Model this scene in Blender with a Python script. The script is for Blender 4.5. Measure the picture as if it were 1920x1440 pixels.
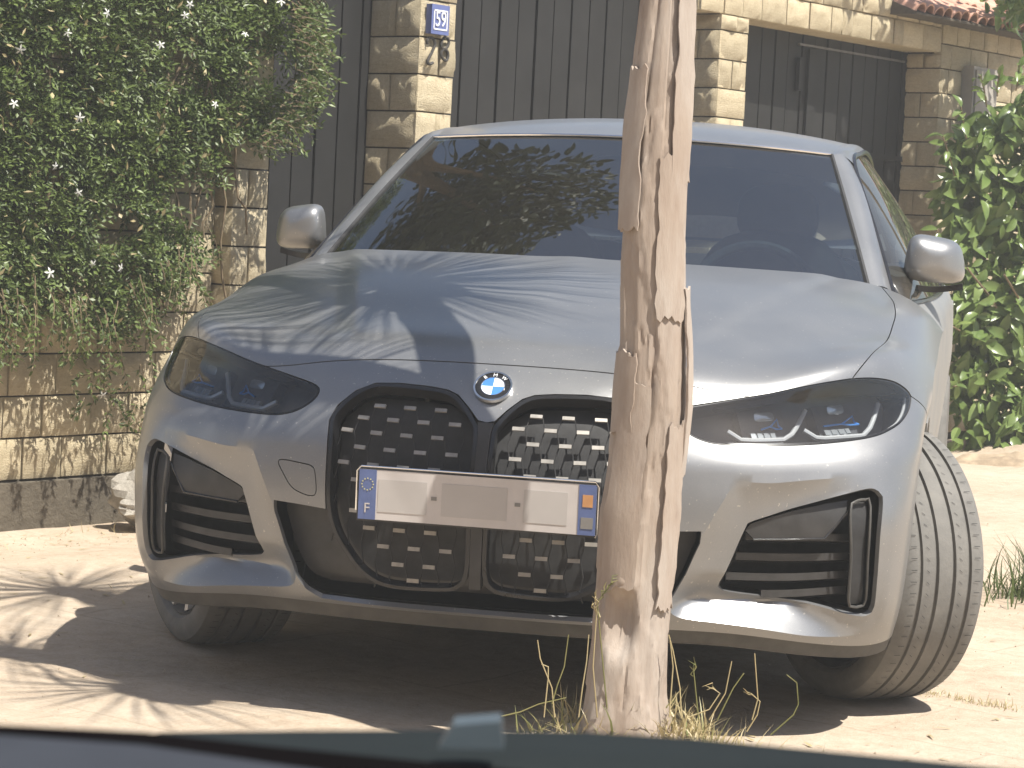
import bpy, bmesh, math, random
import numpy as np
from mathutils import Vector, Matrix, Euler, geometry
from mathutils import noise as mnoise
R = math.radians
random.seed(7); rng = np.random.default_rng(7)
for o in list(bpy.data.objects): bpy.data.objects.remove(o)
scene = bpy.context.scene
COL = scene.collection

# ------------------------------------------------------------------ camera
CF, CX, CY, CZ, YAW, PIT, ROL = 4570.0, 1.026, -5.941, 1.102, .1886, .0657, .0506   # focal length in photo pixels, position (m), angles
FW = np.array([-math.sin(YAW)*math.cos(PIT), math.cos(YAW)*math.cos(PIT), -math.sin(PIT)])
_r = np.array([math.cos(YAW), math.sin(YAW), 0]); _u = np.cross(_r, FW)
CR = math.cos(ROL)*_r + math.sin(ROL)*_u; CU = -math.sin(ROL)*_r + math.cos(ROL)*_u
CPOS = np.array([CX, CY, CZ])
cam = bpy.data.cameras.new('camera'); camo = bpy.data.objects.new('camera', cam); COL.objects.link(camo)
camo.matrix_world = Matrix(((CR[0], CU[0], -FW[0], CX), (CR[1], CU[1], -FW[1], CY), (CR[2], CU[2], -FW[2], CZ), (0, 0, 0, 1)))
cam.sensor_width = 36; cam.lens = CF/1920*36; cam.clip_start = .05; cam.clip_end = 3000
cam.dof.use_dof = True; cam.dof.focus_distance = 5.6; cam.dof.aperture_fstop = 27
scene.camera = camo
# ------------------------------------------------------------------ light
SUN_EL = R(62); SX, SY = .88, -.475
SDIR = Vector((SX*math.cos(SUN_EL), SY*math.cos(SUN_EL), math.sin(SUN_EL)))
world = bpy.data.worlds.new('World'); scene.world = world; world.use_nodes = True
wn = world.node_tree; bg = wn.nodes['Background']
sky = wn.nodes.new('ShaderNodeTexSky'); sky.sky_type = 'NISHITA'; sky.sun_disc = False
sky.sun_elevation = SUN_EL; sky.sun_rotation = math.atan2(SX, SY); sky.air_density = 1.0; sky.dust_density = 1.6
wn.links.new(sky.outputs[0], bg.inputs[0]); bg.inputs[1].default_value = .08
sl = bpy.data.lights.new('sun', 'SUN'); sl.energy = 5.0; sl.angle = R(.53); sl.color = (1, .955, .87)
so = bpy.data.objects.new('sun', sl); COL.objects.link(so); so.rotation_euler = SDIR.to_track_quat('Z', 'Y').to_euler(); so.location = (4, -6, 9)
scene.view_settings.view_transform = 'Standard'; scene.view_settings.look = 'None'; scene.view_settings.gamma = 1
scene.view_settings.exposure = .86; scene.view_settings.use_curve_mapping = False

def ray(u, v): return CPOS, FW + CR*(u-960)/CF - CU*(v-720)/CF
def at_depth(u, v, d): o, q = ray(u, v); return o + q*d
def on_ground(u, v, z=0.): o, q = ray(u, v); return o + q*((z-o[2])/q[2])

# ------------------------------------------------------------------ materials
def nodes_mat(name):
    m = bpy.data.materials.new(name); m.use_nodes = True
    return m, m.node_tree, m.node_tree.nodes['Principled BSDF']
def setin(b, **k):
    for a, v in k.items():
        i = b.inputs[a.replace('_', ' ')]
        i.default_value = (*v, 1) if isinstance(v, tuple) and len(v) == 3 else v
def tex(nt, scale=5., detail=6., rough=.6, stretch=(1, 1, 1), kind='noise', coord='Object'):
    tc = nt.nodes.new('ShaderNodeTexCoord'); mp = nt.nodes.new('ShaderNodeMapping'); mp.inputs['Scale'].default_value = stretch
    nt.links.new(tc.outputs[coord], mp.inputs[0])
    if kind == 'noise':
        n = nt.nodes.new('ShaderNodeTexNoise'); n.inputs['Scale'].default_value = scale; n.inputs['Detail'].default_value = detail; n.inputs['Roughness'].default_value = rough
    else:
        n = nt.nodes.new('ShaderNodeTexVoronoi'); n.inputs['Scale'].default_value = scale
    nt.links.new(mp.outputs[0], n.inputs['Vector']); return n
def ramp(nt, src, stops):
    r = nt.nodes.new('ShaderNodeValToRGB'); e = r.color_ramp.elements
    while len(e) > 1: e.remove(e[-1])
    e[0].position = stops[0][0]; e[0].color = (*stops[0][1], 1)
    for p, c in stops[1:]:
        x = e.new(p); x.color = (*c, 1)
    nt.links.new(src, r.inputs[0]); return r
def mapr(nt, src, a, b, c, d):
    r = nt.nodes.new('ShaderNodeMapRange'); nt.links.new(src, r.inputs[0])
    for i, v in enumerate((a, b, c, d)): r.inputs[i+1].default_value = v
    return r
def bump(nt, b, src, strength=.3, dist=.01, prev=None):
    n = nt.nodes.new('ShaderNodeBump'); n.inputs['Strength'].default_value = strength; n.inputs['Distance'].default_value = dist
    nt.links.new(src, n.inputs['Height'])
    if prev: nt.links.new(prev.outputs[0], n.inputs['Normal'])
    nt.links.new(n.outputs[0], b.inputs['Normal']); return n
def plain(name, col, rough=.6, metal=0., coat=0., var=.12, scale=30., bmp=0., spec=.5):
    m, nt, b = nodes_mat(name); setin(b, Roughness=rough, Metallic=metal, Coat_Weight=coat, Specular_IOR_Level=spec)
    n = tex(nt, scale)
    lo = tuple(c*(1-var) for c in col); hi = tuple(min(1, c*(1+var)) for c in col)
    nt.links.new(ramp(nt, n.outputs[0], [(.3, lo), (.7, hi)]).outputs[0], b.inputs['Base Color'])
    if bmp: bump(nt, b, n.outputs[0], .5, bmp)
    return m
def rand_tint(nt, col_out, b, amt=.18):
    oi = nt.nodes.new('ShaderNodeObjectInfo'); h = nt.nodes.new('ShaderNodeHueSaturation')
    r = mapr(nt, oi.outputs['Random'], 0, 1, 1-amt, 1+amt); nt.links.new(r.outputs[0], h.inputs['Value'])
    nt.links.new(col_out, h.inputs['Color']); nt.links.new(h.outputs[0], b.inputs['Base Color'])

M = {}
def mk_paint():
    m, nt, b = nodes_mat('paint'); setin(b, Metallic=.62, Coat_Weight=.4, Coat_Roughness=.14)
    n = tex(nt, 4, 8, .65); n2 = tex(nt, 260, 3, .6); g = tex(nt, 1.1, 4, .5)
    mix = nt.nodes.new('ShaderNodeMixRGB'); nt.links.new(n.outputs[0], mix.inputs[1]); nt.links.new(n2.outputs[0], mix.inputs[2]); mix.inputs[0].default_value = .3
    nt.links.new(ramp(nt, mix.outputs[0], [(.3, (.235, .240, .248)), (.75, (.30, .300, .300))]).outputs[0], b.inputs['Base Color'])
    sp = tex(nt, 130, 2, .5); spm_ = mapr(nt, sp.outputs[0], .70, .74, 0, .55); src = b.inputs['Base Color'].links[0].from_socket      # grit and dried drops
    dm = nt.nodes.new('ShaderNodeMixRGB'); dm.inputs[2].default_value = (.62, .58, .52, 1); nt.links.new(spm_.outputs[0], dm.inputs[0]); nt.links.new(src, dm.inputs[1]); nt.links.new(dm.outputs[0], b.inputs['Base Color'])
    nt.links.new(mapr(nt, mix.outputs[0], .3, .75, .34, .44).outputs[0], b.inputs['Roughness'])
    M['paint'] = m
    # settled road dust on the flanks, a property of the surface
    m, nt, b = nodes_mat('dusty_paint'); setin(b, Metallic=.45, Roughness=.5)
    n = tex(nt, 3, 8, .65)
    nt.links.new(ramp(nt, n.outputs[0], [(.35, (.25, .26, .27)), (.7, (.36, .345, .315))]).outputs[0], b.inputs['Base Color']); M['dusty_paint'] = m
mk_paint()
def mk_glass(name, tint, dust=.04, ior=1.85):
    m = bpy.data.materials.new(name); m.use_nodes = True; nt = m.node_tree; nt.nodes.remove(nt.nodes['Principled BSDF'])
    out = nt.nodes['Material Output']; t = nt.nodes.new('ShaderNodeBsdfTransparent'); t.inputs[0].default_value = (*tint, 1)
    g = nt.nodes.new('ShaderNodeBsdfGlossy'); g.inputs['Roughness'].default_value = .015
    f = nt.nodes.new('ShaderNodeFresnel'); f.inputs[0].default_value = ior
    mx = nt.nodes.new('ShaderNodeMixShader'); nt.links.new(f.outputs[0], mx.inputs[0]); nt.links.new(t.outputs[0], mx.inputs[1]); nt.links.new(g.outputs[0], mx.inputs[2])
    df = nt.nodes.new('ShaderNodeBsdfDiffuse'); df.inputs[0].default_value = (.55, .5, .42, 1)
    n = tex(nt, 2.5, 8, .62); sp = tex(nt, 55, 2, .5)
    s2 = mapr(nt, sp.outputs[0], .76, .80, 0, .2); s1 = mapr(nt, n.outputs[0], .3, .7, dust*.6, dust*1.2)
    ad = nt.nodes.new('ShaderNodeMath'); ad.operation = 'ADD'; nt.links.new(s1.outputs[0], ad.inputs[0]); nt.links.new(s2.outputs[0], ad.inputs[1])
    m2 = nt.nodes.new('ShaderNodeMixShader'); nt.links.new(ad.outputs[0], m2.inputs[0]); nt.links.new(mx.outputs[0], m2.inputs[1]); nt.links.new(df.outputs[0], m2.inputs[2])
    nt.links.new(m2.outputs[0], out.inputs[0]); M[name] = m
mk_glass('windscreen_glass', (.36, .45, .47), .015, 3.1); mk_glass('side_glass', (.2, .23, .22), .05); mk_glass('lens_glass', (.82, .84, .86), .025, 1.62)
M['gloss_black'] = plain('gloss_black', (.018, .018, .02), .22, var=.3, scale=12)
M['lamp_housing'] = plain('lamp_housing', (.085, .088, .096), .4, .2, var=.2)
M['matt_black'] = plain('matt_black', (.025, .025, .026), .65, var=.3, scale=40)
M['dusty_black'] = plain('dusty_black', (.06, .058, .054), .6, var=.35, scale=14)
M['dark_plastic'] = plain('dark_plastic', (.035, .034, .034), .45, var=.3, scale=20)
M['bar_metal'] = plain('bar_metal', (.34, .32, .29), .55, .5, var=.25)
M['chrome'] = plain('chrome', (.8, .8, .8), .12, 1., var=.03)
M['drl'] = plain('drl', (.75, .76, .76), .25, .3, coat=.6, var=.05)
M['lamp_lens'] = plain('lamp_lens', (.55, .58, .6), .12, .5, var=.1, scale=60)
M['blue_accent'] = plain('blue_accent', (.06, .30, .80), .3, var=.1)
M['plate_white'] = plain('plate_white', (.55, .515, .495), .5, var=.05, scale=18)
M['plate_smudge'] = plain('plate_smudge', (.46, .435, .415), .6, var=.05, scale=9)
M['plate_blue'] = plain('plate_blue', (.10, .14, .30), .5, var=.1)
M['plate_grey'] = plain('plate_grey', (.22, .21, .20), .5)
M['plate_orange'] = plain('plate_orange', (.55, .28, .12), .5)
M['badge_blue'] = plain('badge_blue', (.07, .22, .58), .2, coat=.5, var=.05)
M['badge_white'] = plain('badge_white', (.82, .84, .86), .2, coat=.5, var=.03)
M['star'] = plain('star', (.55, .52, .28), .5)
M['interior'] = plain('interior', (.03, .03, .032), .7, var=.3)
M['dash_top'] = plain('dash_top', (.07, .075, .075), .6, var=.2)
M['rim'] = plain('rim', (.62, .60, .57), .4, .25, var=.1)
M['rim_dark'] = plain('rim_dark', (.10, .10, .10), .4, .3)
def mk_tyre():
    m, nt, b = nodes_mat('tyre'); setin(b, Roughness=.85)
    n = tex(nt, 12, 8, .7)
    nt.links.new(ramp(nt, n.outputs[0], [(.3, (.12, .117, .11)), (.7, (.19, .182, .166))]).outputs[0], b.inputs['Base Color'])
    bump(nt, b, tex(nt, 160, 3).outputs[0], .25, .002); M['tyre'] = m
mk_tyre()
M['groove'] = plain('groove', (.03, .03, .03), .9)
def mk_stone(name, c1, c2, c3):
    m, nt, b = nodes_mat(name); setin(b, Roughness=.92, Specular_IOR_Level=.2)
    n = tex(nt, 7, 10, .7); n2 = tex(nt, 21, 9, .72)
    mix = nt.nodes.new('ShaderNodeMixRGB'); nt.links.new(n.outputs[0], mix.inputs[1]); nt.links.new(n2.outputs[0], mix.inputs[2]); mix.inputs[0].default_value = .55
    rr = ramp(nt, mix.outputs[0], [(.33, c1), (.5, c2), (.66, c3)]); rand_tint(nt, rr.outputs[0], b, .13)
    p = bump(nt, b, n2.outputs[0], .8, .017); bump(nt, b, tex(nt, 150, 4, .7).outputs[0], .4, .004, p); M[name] = m
mk_stone('stone', (.47, .385, .24), (.60, .51, .345), (.70, .615, .45))
mk_stone('plinth', (.075, .063, .048), (.11, .095, .073), (.15, .13, .10))
mk_stone('rock', (.22, .20, .17), (.40, .37, .32), (.6, .57, .5))
M['mortar'] = plain('mortar', (.09, .075, .055), .95, var=.3)
M['gate_metal'] = plain('gate_metal', (.012, .0115, .0112), .65, .0, var=.35, scale=5)
M['gate_rail'] = plain('gate_rail', (.16, .155, .15), .5, .2, var=.2)
M['box_grey'] = plain('box_grey', (.36, .33, .29), .8, var=.15, scale=6)
M['tile'] = plain('tile', (.52, .30, .22), .85, var=.25, scale=9, bmp=.004)
M['number_paint'] = plain('number_paint', (.05, .045, .04), .8, var=.4, scale=60)
M['plaque_blue'] = plain('plaque_blue', (.12, .15, .33), .35, var=.12, scale=20)
M['plaque_white'] = plain('plaque_white', (.78, .78, .8), .4, var=.05)
def mk_leaf(name, c1, c2, trans=.35, rough=.45):
    m = bpy.data.materials.new(name); m.use_nodes = True; nt = m.node_tree; b = nt.nodes['Principled BSDF']; out = nt.nodes['Material Output']
    setin(b, Roughness=rough); n = tex(nt, 8, 4, .6); g = nt.nodes.new('ShaderNodeNewGeometry')
    mx = nt.nodes.new('ShaderNodeMath'); mx.operation = 'MULTIPLY_ADD'; mx.inputs[1].default_value = .55
    nt.links.new(g.outputs['Random Per Island'], mx.inputs[0]); nt.links.new(mapr(nt, n.outputs[0], .3, .7, 0, .45).outputs[0], mx.inputs[2])
    rr = ramp(nt, mx.outputs[0], [(.0, c1), (1., c2)]); nt.links.new(rr.outputs[0], b.inputs['Base Color'])
    t = nt.nodes.new('ShaderNodeBsdfTranslucent'); nt.links.new(rr.outputs[0], t.inputs[0])
    ms = nt.nodes.new('ShaderNodeMixShader'); ms.inputs[0].default_value = trans
    nt.links.new(b.outputs[0], ms.inputs[1]); nt.links.new(t.outputs[0], ms.inputs[2]); nt.links.new(ms.outputs[0], out.inputs[0]); M[name] = m
mk_leaf('jasmine_leaf', (.026, .046, .014), (.20, .265, .075), .25)
mk_leaf('shrub_leaf', (.085, .15, .035), (.29, .38, .12), .38, .28)
mk_leaf('tree_leaf', (.022, .034, .014), (.07, .09, .034), .15, .6)
mk_leaf('yucca_leaf', (.05, .08, .04), (.12, .15, .07), .15)
mk_leaf('grass_leaf', (.10, .13, .035), (.36, .32, .13), .3)
mk_leaf('dry_grass', (.34, .27, .13), (.55, .47, .27), .25)
mk_leaf('green_grass', (.05, .08, .02), (.13, .17, .05), .3)
M['petal'] = plain('petal', (.62, .62, .58), .6, var=.04)
M['stem'] = plain('stem', (.20, .15, .09), .8, var=.3)
def mk_bark():
    m, nt, b = nodes_mat('bark'); setin(b, Roughness=.85, Specular_IOR_Level=.25)
    n = tex(nt, 7, 9, .62, (3, 3, .9)); n2 = tex(nt, 40, 8, .7, (3, 3, .4)); n3 = tex(nt, 3.2, 6, .6, (3, 3, .9))
    mix = nt.nodes.new('ShaderNodeMixRGB'); nt.links.new(n.outputs[0], mix.inputs[1]); nt.links.new(n2.outputs[0], mix.inputs[2]); mix.inputs[0].default_value = .35
    r1 = ramp(nt, mix.outputs[0], [(.25, (.225, .185, .152)), (.42, (.36, .305, .26)), (.7, (.43, .38, .33))])
    r2 = ramp(nt, n3.outputs[0], [(.40, (1, 1, 1)), (.60, (.84, .77, .71))])
    mu = nt.nodes.new('ShaderNodeMixRGB'); mu.blend_type = 'MULTIPLY'; mu.inputs[0].default_value = .8
    nt.links.new(r1.outputs[0], mu.inputs[1]); nt.links.new(r2.outputs[0], mu.inputs[2]); nt.links.new(mu.outputs[0], b.inputs['Base Color'])
    p = bump(nt, b, n2.outputs[0], .35, .004); bump(nt, b, n.outputs[0], .35, .008, p); M['bark'] = m
mk_bark()
def mk_ground():
    m, nt, b = nodes_mat('sand'); setin(b, Roughness=.97, Specular_IOR_Level=.15)
    a = tex(nt, .9, 8, .6); c = tex(nt, 14, 10, .75); d = tex(nt, 90, 6, .8)
    mix = nt.nodes.new('ShaderNodeMixRGB'); mix.inputs[0].default_value = .5; nt.links.new(a.outputs[0], mix.inputs[1]); nt.links.new(c.outputs[0], mix.inputs[2])
    mi2 = nt.nodes.new('ShaderNodeMixRGB'); mi2.inputs[0].default_value = .25; nt.links.new(mix.outputs[0], mi2.inputs[1]); nt.links.new(d.outputs[0], mi2.inputs[2])
    nt.links.new(ramp(nt, mi2.outputs[0], [(.36, (.33, .25, .178)), (.5, (.465, .38, .29)), (.62, (.555, .475, .38))]).outputs[0], b.inputs['Base Color'])
    # paving slabs showing faintly through the sand
    tc = nt.nodes.new('ShaderNodeTexCoord'); mp = nt.nodes.new('ShaderNodeMapping'); mp.inputs['Rotation'].default_value = (0, 0, R(27)); nt.links.new(tc.outputs['Object'], mp.inputs[0])
    br = nt.nodes.new('ShaderNodeTexBrick'); br.inputs['Scale'].default_value = 1.; br.inputs['Brick Width'].default_value = .62; br.inputs['Row Height'].default_value = .41; br.inputs['Mortar Size'].default_value = .007; br.inputs['Mortar Smooth'].default_value = .6
    nt.links.new(mp.outputs[0], br.inputs['Vector']); ms = nt.nodes.new('ShaderNodeMath'); ms.operation = 'MULTIPLY'; nt.links.new(br.outputs['Fac'], ms.inputs[0]); nt.links.new(mapr(nt, a.outputs[0], .42, .62, 0, .32).outputs[0], ms.inputs[1])
    src = b.inputs['Base Color'].links[0].from_socket; jm = nt.nodes.new('ShaderNodeMixRGB'); jm.inputs[2].default_value = (.20, .15, .10, 1); nt.links.new(ms.outputs[0], jm.inputs[0]); nt.links.new(src, jm.inputs[1]); nt.links.new(jm.outputs[0], b.inputs['Base Color'])
    p = bump(nt, b, c.outputs[0], .5, .025); bump(nt, b, d.outputs[0], .45, .006, p); M['sand'] = m
mk_ground()
M['plaster'] = plain('plaster', (.42, .34, .25), .9, var=.15, scale=1.5)
M['pebble'] = plain('pebble', (.36, .29, .21), .9, var=.35, scale=12)
M['earth'] = plain('earth', (.33, .255, .175), .95, var=.35, scale=14, bmp=.01)
M['door_skin'] = plain('door_skin', (.013, .0165, .017), .7, .0, var=.15, scale=6, spec=.12)
M['door_card'] = plain('door_card', (.034, .038, .047), .9, var=.12, scale=14, spec=.1)
M['rubber'] = plain('rubber', (.004, .0033, .0035), .95, spec=.02)
M['pale_block'] = plain('pale_block', (.06, .08, .095), .5, var=.1)

# ------------------------------------------------------------------ helpers
def link(o, parent=None):
    COL.objects.link(o)
    if parent is not None:
        o.parent = parent; o.matrix_parent_inverse = parent_world(parent).inverted()
    return o
def parent_world(p):
    m = p.matrix_basis.copy()
    if p.parent: m = parent_world(p.parent) @ p.matrix_parent_inverse @ m
    return m
def tag(o, label=None, cat=None, group=None, kind=None):
    if label: o['label'] = label
    if cat: o['category'] = cat
    if group: o['group'] = group
    if kind: o['kind'] = kind
    return o
def empty(name, loc=(0, 0, 0), label=None, cat=None, group=None):
    o = bpy.data.objects.new(name, None); o.empty_display_size = .1; o.location = Vector(loc); COL.objects.link(o); return tag(o, label, cat, group)
def mesh_data(name, V, F, mat, smooth=True, sharp=None):
    me = bpy.data.meshes.new(name); me.from_pydata([tuple(map(float, v)) for v in V], [], [tuple(map(int, f)) for f in F]); me.update()
    if smooth:
        me.shade_smooth()
        if sharp: me.set_sharp_from_angle(angle=R(sharp))
    if mat: me.materials.append(M[mat] if isinstance(mat, str) else mat)
    return me
def obj(name, V, F, mat, parent=None, smooth=True, sharp=40, matrix=None):
    o = bpy.data.objects.new(name, mesh_data(name, V, F, mat, smooth, sharp))
    if matrix is not None: o.matrix_basis = matrix
    return link(o, parent)
def from_data(name, me, parent=None, matrix=None):
    o = bpy.data.objects.new(name, me)
    if matrix is not None: o.matrix_basis = matrix
    return link(o, parent)
class MB:
    def __init__(s): s.V = []; s.F = []
    def add(s, V, F):
        k = len(s.V); s.V += [tuple(v) for v in V]; s.F += [tuple(i+k for i in f) for f in F]; return s
    def box(s, c, d, rot=None):
        V = [Vector((x*d[0]/2, y*d[1]/2, z*d[2]/2)) for x in (-1, 1) for y in (-1, 1) for z in (-1, 1)]
        if rot is not None: V = [rot @ v for v in V]
        return s.add([v+Vector(c) for v in V], [(0, 1, 3, 2), (4, 6, 7, 5), (0, 4, 5, 1), (2, 3, 7, 6), (0, 2, 6, 4), (1, 5, 7, 3)])
    def tube(s, pts, r, n=8, cap=True):
        pts = [Vector(p) for p in pts]; rr = r if hasattr(r, '__len__') else [r]*len(pts); V = []; F = []; ref = None
        for i, p in enumerate(pts):
            t = (pts[min(i+1, len(pts)-1)]-pts[max(i-1, 0)]).normalized()
            if ref is None: ref = t.orthogonal().normalized()
            a = (ref - t*ref.dot(t)).normalized(); ref = a; b = t.cross(a)
            V += [p+(a*math.cos(2*math.pi*k/n)+b*math.sin(2*math.pi*k/n))*rr[i] for k in range(n)]
        for i in range(len(pts)-1):
            for k in range(n): F.append((i*n+k, i*n+(k+1) % n, (i+1)*n+(k+1) % n, (i+1)*n+k))
        if cap: F += [tuple(range(n-1, -1, -1)), tuple(range((len(pts)-1)*n, len(pts)*n))]
        return s.add(V, F)
    def build(s, name, mat, parent=None, smooth=True, sharp=40): return obj(name, s.V, s.F, mat, parent, smooth, sharp)
def grid(f, nu, nv, flip=False):
    V = [f(i/nu, j/nv) for j in range(nv+1) for i in range(nu+1)]
    F = [(j*(nu+1)+i, j*(nu+1)+i+1, (j+1)*(nu+1)+i+1, (j+1)*(nu+1)+i) for j in range(nv) for i in range(nu)]
    if flip: F = [q[::-1] for q in F]
    return V, F
def resample(poly, step, closed=True):
    P = np.array(poly, float); n = len(P); out = []
    for i in range(n if closed else n-1):
        a, b = P[i], P[(i+1) % n]; k = max(1, int(math.ceil(np.linalg.norm(b-a)/step)))
        out += [a+(b-a)*j/k for j in range(k)]
    if not closed: out.append(P[-1])
    return np.array(out)
def smooth_poly(poly, step=.012, closed=True, keep=()):
    """Catmull-Rom through the traced points."""
    P = np.array(poly, float); n = len(P); out = []
    for i in range(n if closed else n-1):
        if closed: p = [P[(i+k) % n] for k in (-1, 0, 1, 2)]
        else: p = [P[max(0, i-1)], P[i], P[i+1], P[min(n-1, i+2)]]
        k = max(1, int(math.ceil(np.linalg.norm(p[2]-p[1])/step)))
        for j in range(k):
            t = j/k
            out.append(.5*((2*p[1])+(-p[0]+p[2])*t+(2*p[0]-5*p[1]+4*p[2]-p[3])*t*t+(-p[0]+3*p[1]-3*p[2]+p[3])*t**3))
    if not closed: out.append(P[-1])
    return np.array(out)
def inside(poly, Q):
    P = np.asarray(poly); x, y = Q[:, 0], Q[:, 1]; r = np.zeros(len(Q), bool)
    for i in range(len(P)):
        (x0, y0), (x1, y1) = P[i-1], P[i]
        if y0 == y1: continue
        c = ((y0 > y) != (y1 > y)) & (x < (x1-x0)*(y-y0)/(y1-y0)+x0); r ^= c
    return r
def pdist(poly, Q, closed=True):
    P = np.asarray(poly); d = np.full(len(Q), 9.)
    for i in range(0 if closed else 1, len(P)):
        a, b = P[i-1], P[i]; ab = b-a; t = np.clip(((Q-a)@ab)/max(1e-12, ab@ab), 0, 1); d = np.minimum(d, np.linalg.norm(Q-a-t[:, None]*ab, axis=1))
    return d
def offset_poly(poly, d):
    """move a counter-clockwise or clockwise outline by d to its inside"""
    P = np.asarray(poly); a = np.roll(P, 1, 0); b = np.roll(P, -1, 0); t = b-a; t /= np.linalg.norm(t, axis=1)[:, None]+1e-12
    area = .5*np.sum(a[:, 0]*P[:, 1]-P[:, 0]*a[:, 1]); n = np.stack([-t[:, 1], t[:, 0]], 1)*(1 if area > 0 else -1)
    return P+n*d
def flipu(poly): return [(-u, t) for u, t in poly][::-1]
def cdt_panel(name, outer, holes, fn, mat, parent, step=.016, creases=(), skirt=.012, sharp=32, flip=False):
    """surface piece cut out of fn(U,T) along outlines, with a folded-in edge"""
    loops = [np.asarray(outer)]+[np.asarray(h) for h in holes]; pts = []; edges = []
    for L in loops:
        k = len(pts); pts += [tuple(p) for p in L]; edges += [(k+i, k+(i+1) % len(L)) for i in range(len(L))]
    for c in creases:
        k = len(pts); pts += [tuple(p) for p in c]; edges += [(k+i, k+i+1) for i in range(len(c)-1)]
    A = np.array(pts); lo = loops[0].min(0); hi = loops[0].max(0)
    gu, gt = np.meshgrid(np.arange(lo[0], hi[0], step), np.arange(lo[1], hi[1], step)); gu = gu + (np.arange(gu.shape[0]) % 2)[:, None]*step/2
    Q = np.stack([gu.ravel(), gt.ravel()], 1); ok = inside(loops[0], Q)
    for h in loops[1:]: ok &= ~inside(h, Q)
    Q = Q[ok]
    if len(Q):
        dm = np.full(len(Q), 9.)
        for s in range(0, len(A), 200): dm = np.minimum(dm, np.sqrt(((Q[:, None]-A[None, s:s+200])**2).sum(2)).min(1))
        Q = Q[dm > step*.5]
    allp = [Vector((float(p[0]), float(p[1]))) for p in pts]+[Vector((float(p[0]), float(p[1]))) for p in Q]
    vo, _, fo, *_x = geometry.delaunay_2d_cdt(allp, edges, [], 0, 1e-6)
    W = np.array([tuple(v) for v in vo]); Fa = np.array([f for f in fo if len(f) == 3]); C = W[Fa].mean(1); ok = inside(loops[0], C)
    for h in loops[1:]: ok &= ~inside(h, C)
    Fa = Fa[ok]; used = np.unique(Fa); mp = -np.ones(len(W), int); mp[used] = np.arange(len(used)); Fa = mp[Fa]; W = W[used]
    P, N = fn(W[:, 0], W[:, 1]); V = [tuple(p) for p in P]; F = [tuple(f) for f in Fa]
    if skirt:
        cnt = {}
        for f in F:
            for i in range(3):
                e = (f[i], f[(i+1) % 3]); cnt[e] = 1
        bd = [e for e in cnt if (e[1], e[0]) not in cnt]; ids = {}
        for e in bd:
            for i in e:
                if i not in ids: ids[i] = len(V); V.append(tuple(P[i]-N[i]*skirt))
        F += [(e[1], e[0], ids[e[0]], ids[e[1]]) for e in bd]
    if flip: F = [f[::-1] for f in F]
    return obj(name, V, F, mat, parent, True, sharp)
def text_mesh(name, body, size, mat, parent, matrix, depth=.001):
    cu = bpy.data.curves.new(name, 'FONT'); cu.body = body; cu.size = size; cu.extrude = depth; cu.align_x = 'CENTER'; cu.align_y = 'CENTER'
    t = bpy.data.objects.new(name+'_src', cu); COL.objects.link(t); bpy.context.view_layer.update()
    me = bpy.data.meshes.new_from_object(t.evaluated_get(bpy.context.evaluated_depsgraph_get())); bpy.data.objects.remove(t); bpy.data.curves.remove(cu)
    me.name = name; me.materials.clear(); me.materials.append(M[mat]); return from_data(name, me, parent, matrix)
def fbm(x, y, z, o=4): return mnoise.fractal(Vector((x, y, z)), 1., 2., o)

# ------------------------------------------------------------------ ground
TREE = Vector((.352, -1.12, 0))
WO = Vector((-2.136, 2.109, 0)); WD = Vector((.457, .8894, 0)).normalized(); WN = Vector((WD.y, -WD.x, 0))
def W(s, n, z): return WO + WD*s + WN*n + Vector((0, 0, z))
def sstep(a, b, x): t = min(1, max(0, (x-a)/(b-a))); return t*t*(3-2*t)
def ground_z(x, y):
    r2 = ((x-TREE.x-.03)/.21)**2 + ((y-TREE.y+.02)/.20)**2
    z = .122*math.exp(-r2*r2*.5-.35*r2)
    d = (Vector((x, y, 0))-WO); s, n = d.dot(WD), d.dot(WN)
    if s < 2: z -= .058*(1-sstep(.15, 1.0, n))*(1-sstep(.9, 2, s))
    z += .16*math.exp(-(((x-1.75)/.75)**2+((y-8.0)/1.25)**2)**2)
    z += .007*fbm(x*2.1, y*2.1, .3, 4) + .0035*fbm(x*9, y*9, 1.3, 3)
    if abs(x) < 1.0 and -.5 < y < 3.9: z = min(z, .012)
    return z
def axis(a, b, fine, lo, hi):
    L = list(np.arange(a, b+1e-6, fine)); v = a; st = fine
    while v > lo: st *= 1.35; v -= st; L.insert(0, v)
    v = b; st = fine
    while v < hi: st *= 1.35; v += st; L.append(v)
    return L
gx = axis(-2.6, 3.0, .045, -400, 400); gy = axis(-2.6, 4.2, .045, -400, 900)
GV = [(x, y, ground_z(x, y) if abs(x) < 8 and -8 < y < 14 else 0) for y in gy for x in gx]; nx = len(gx)
GF = [(j*nx+i, j*nx+i+1, (j+1)*nx+i+1, (j+1)*nx+i) for j in range(len(gy)-1) for i in range(nx-1)]
g = obj('ground', GV, GF, 'sand', sharp=None); tag(g, kind='structure')
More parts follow.
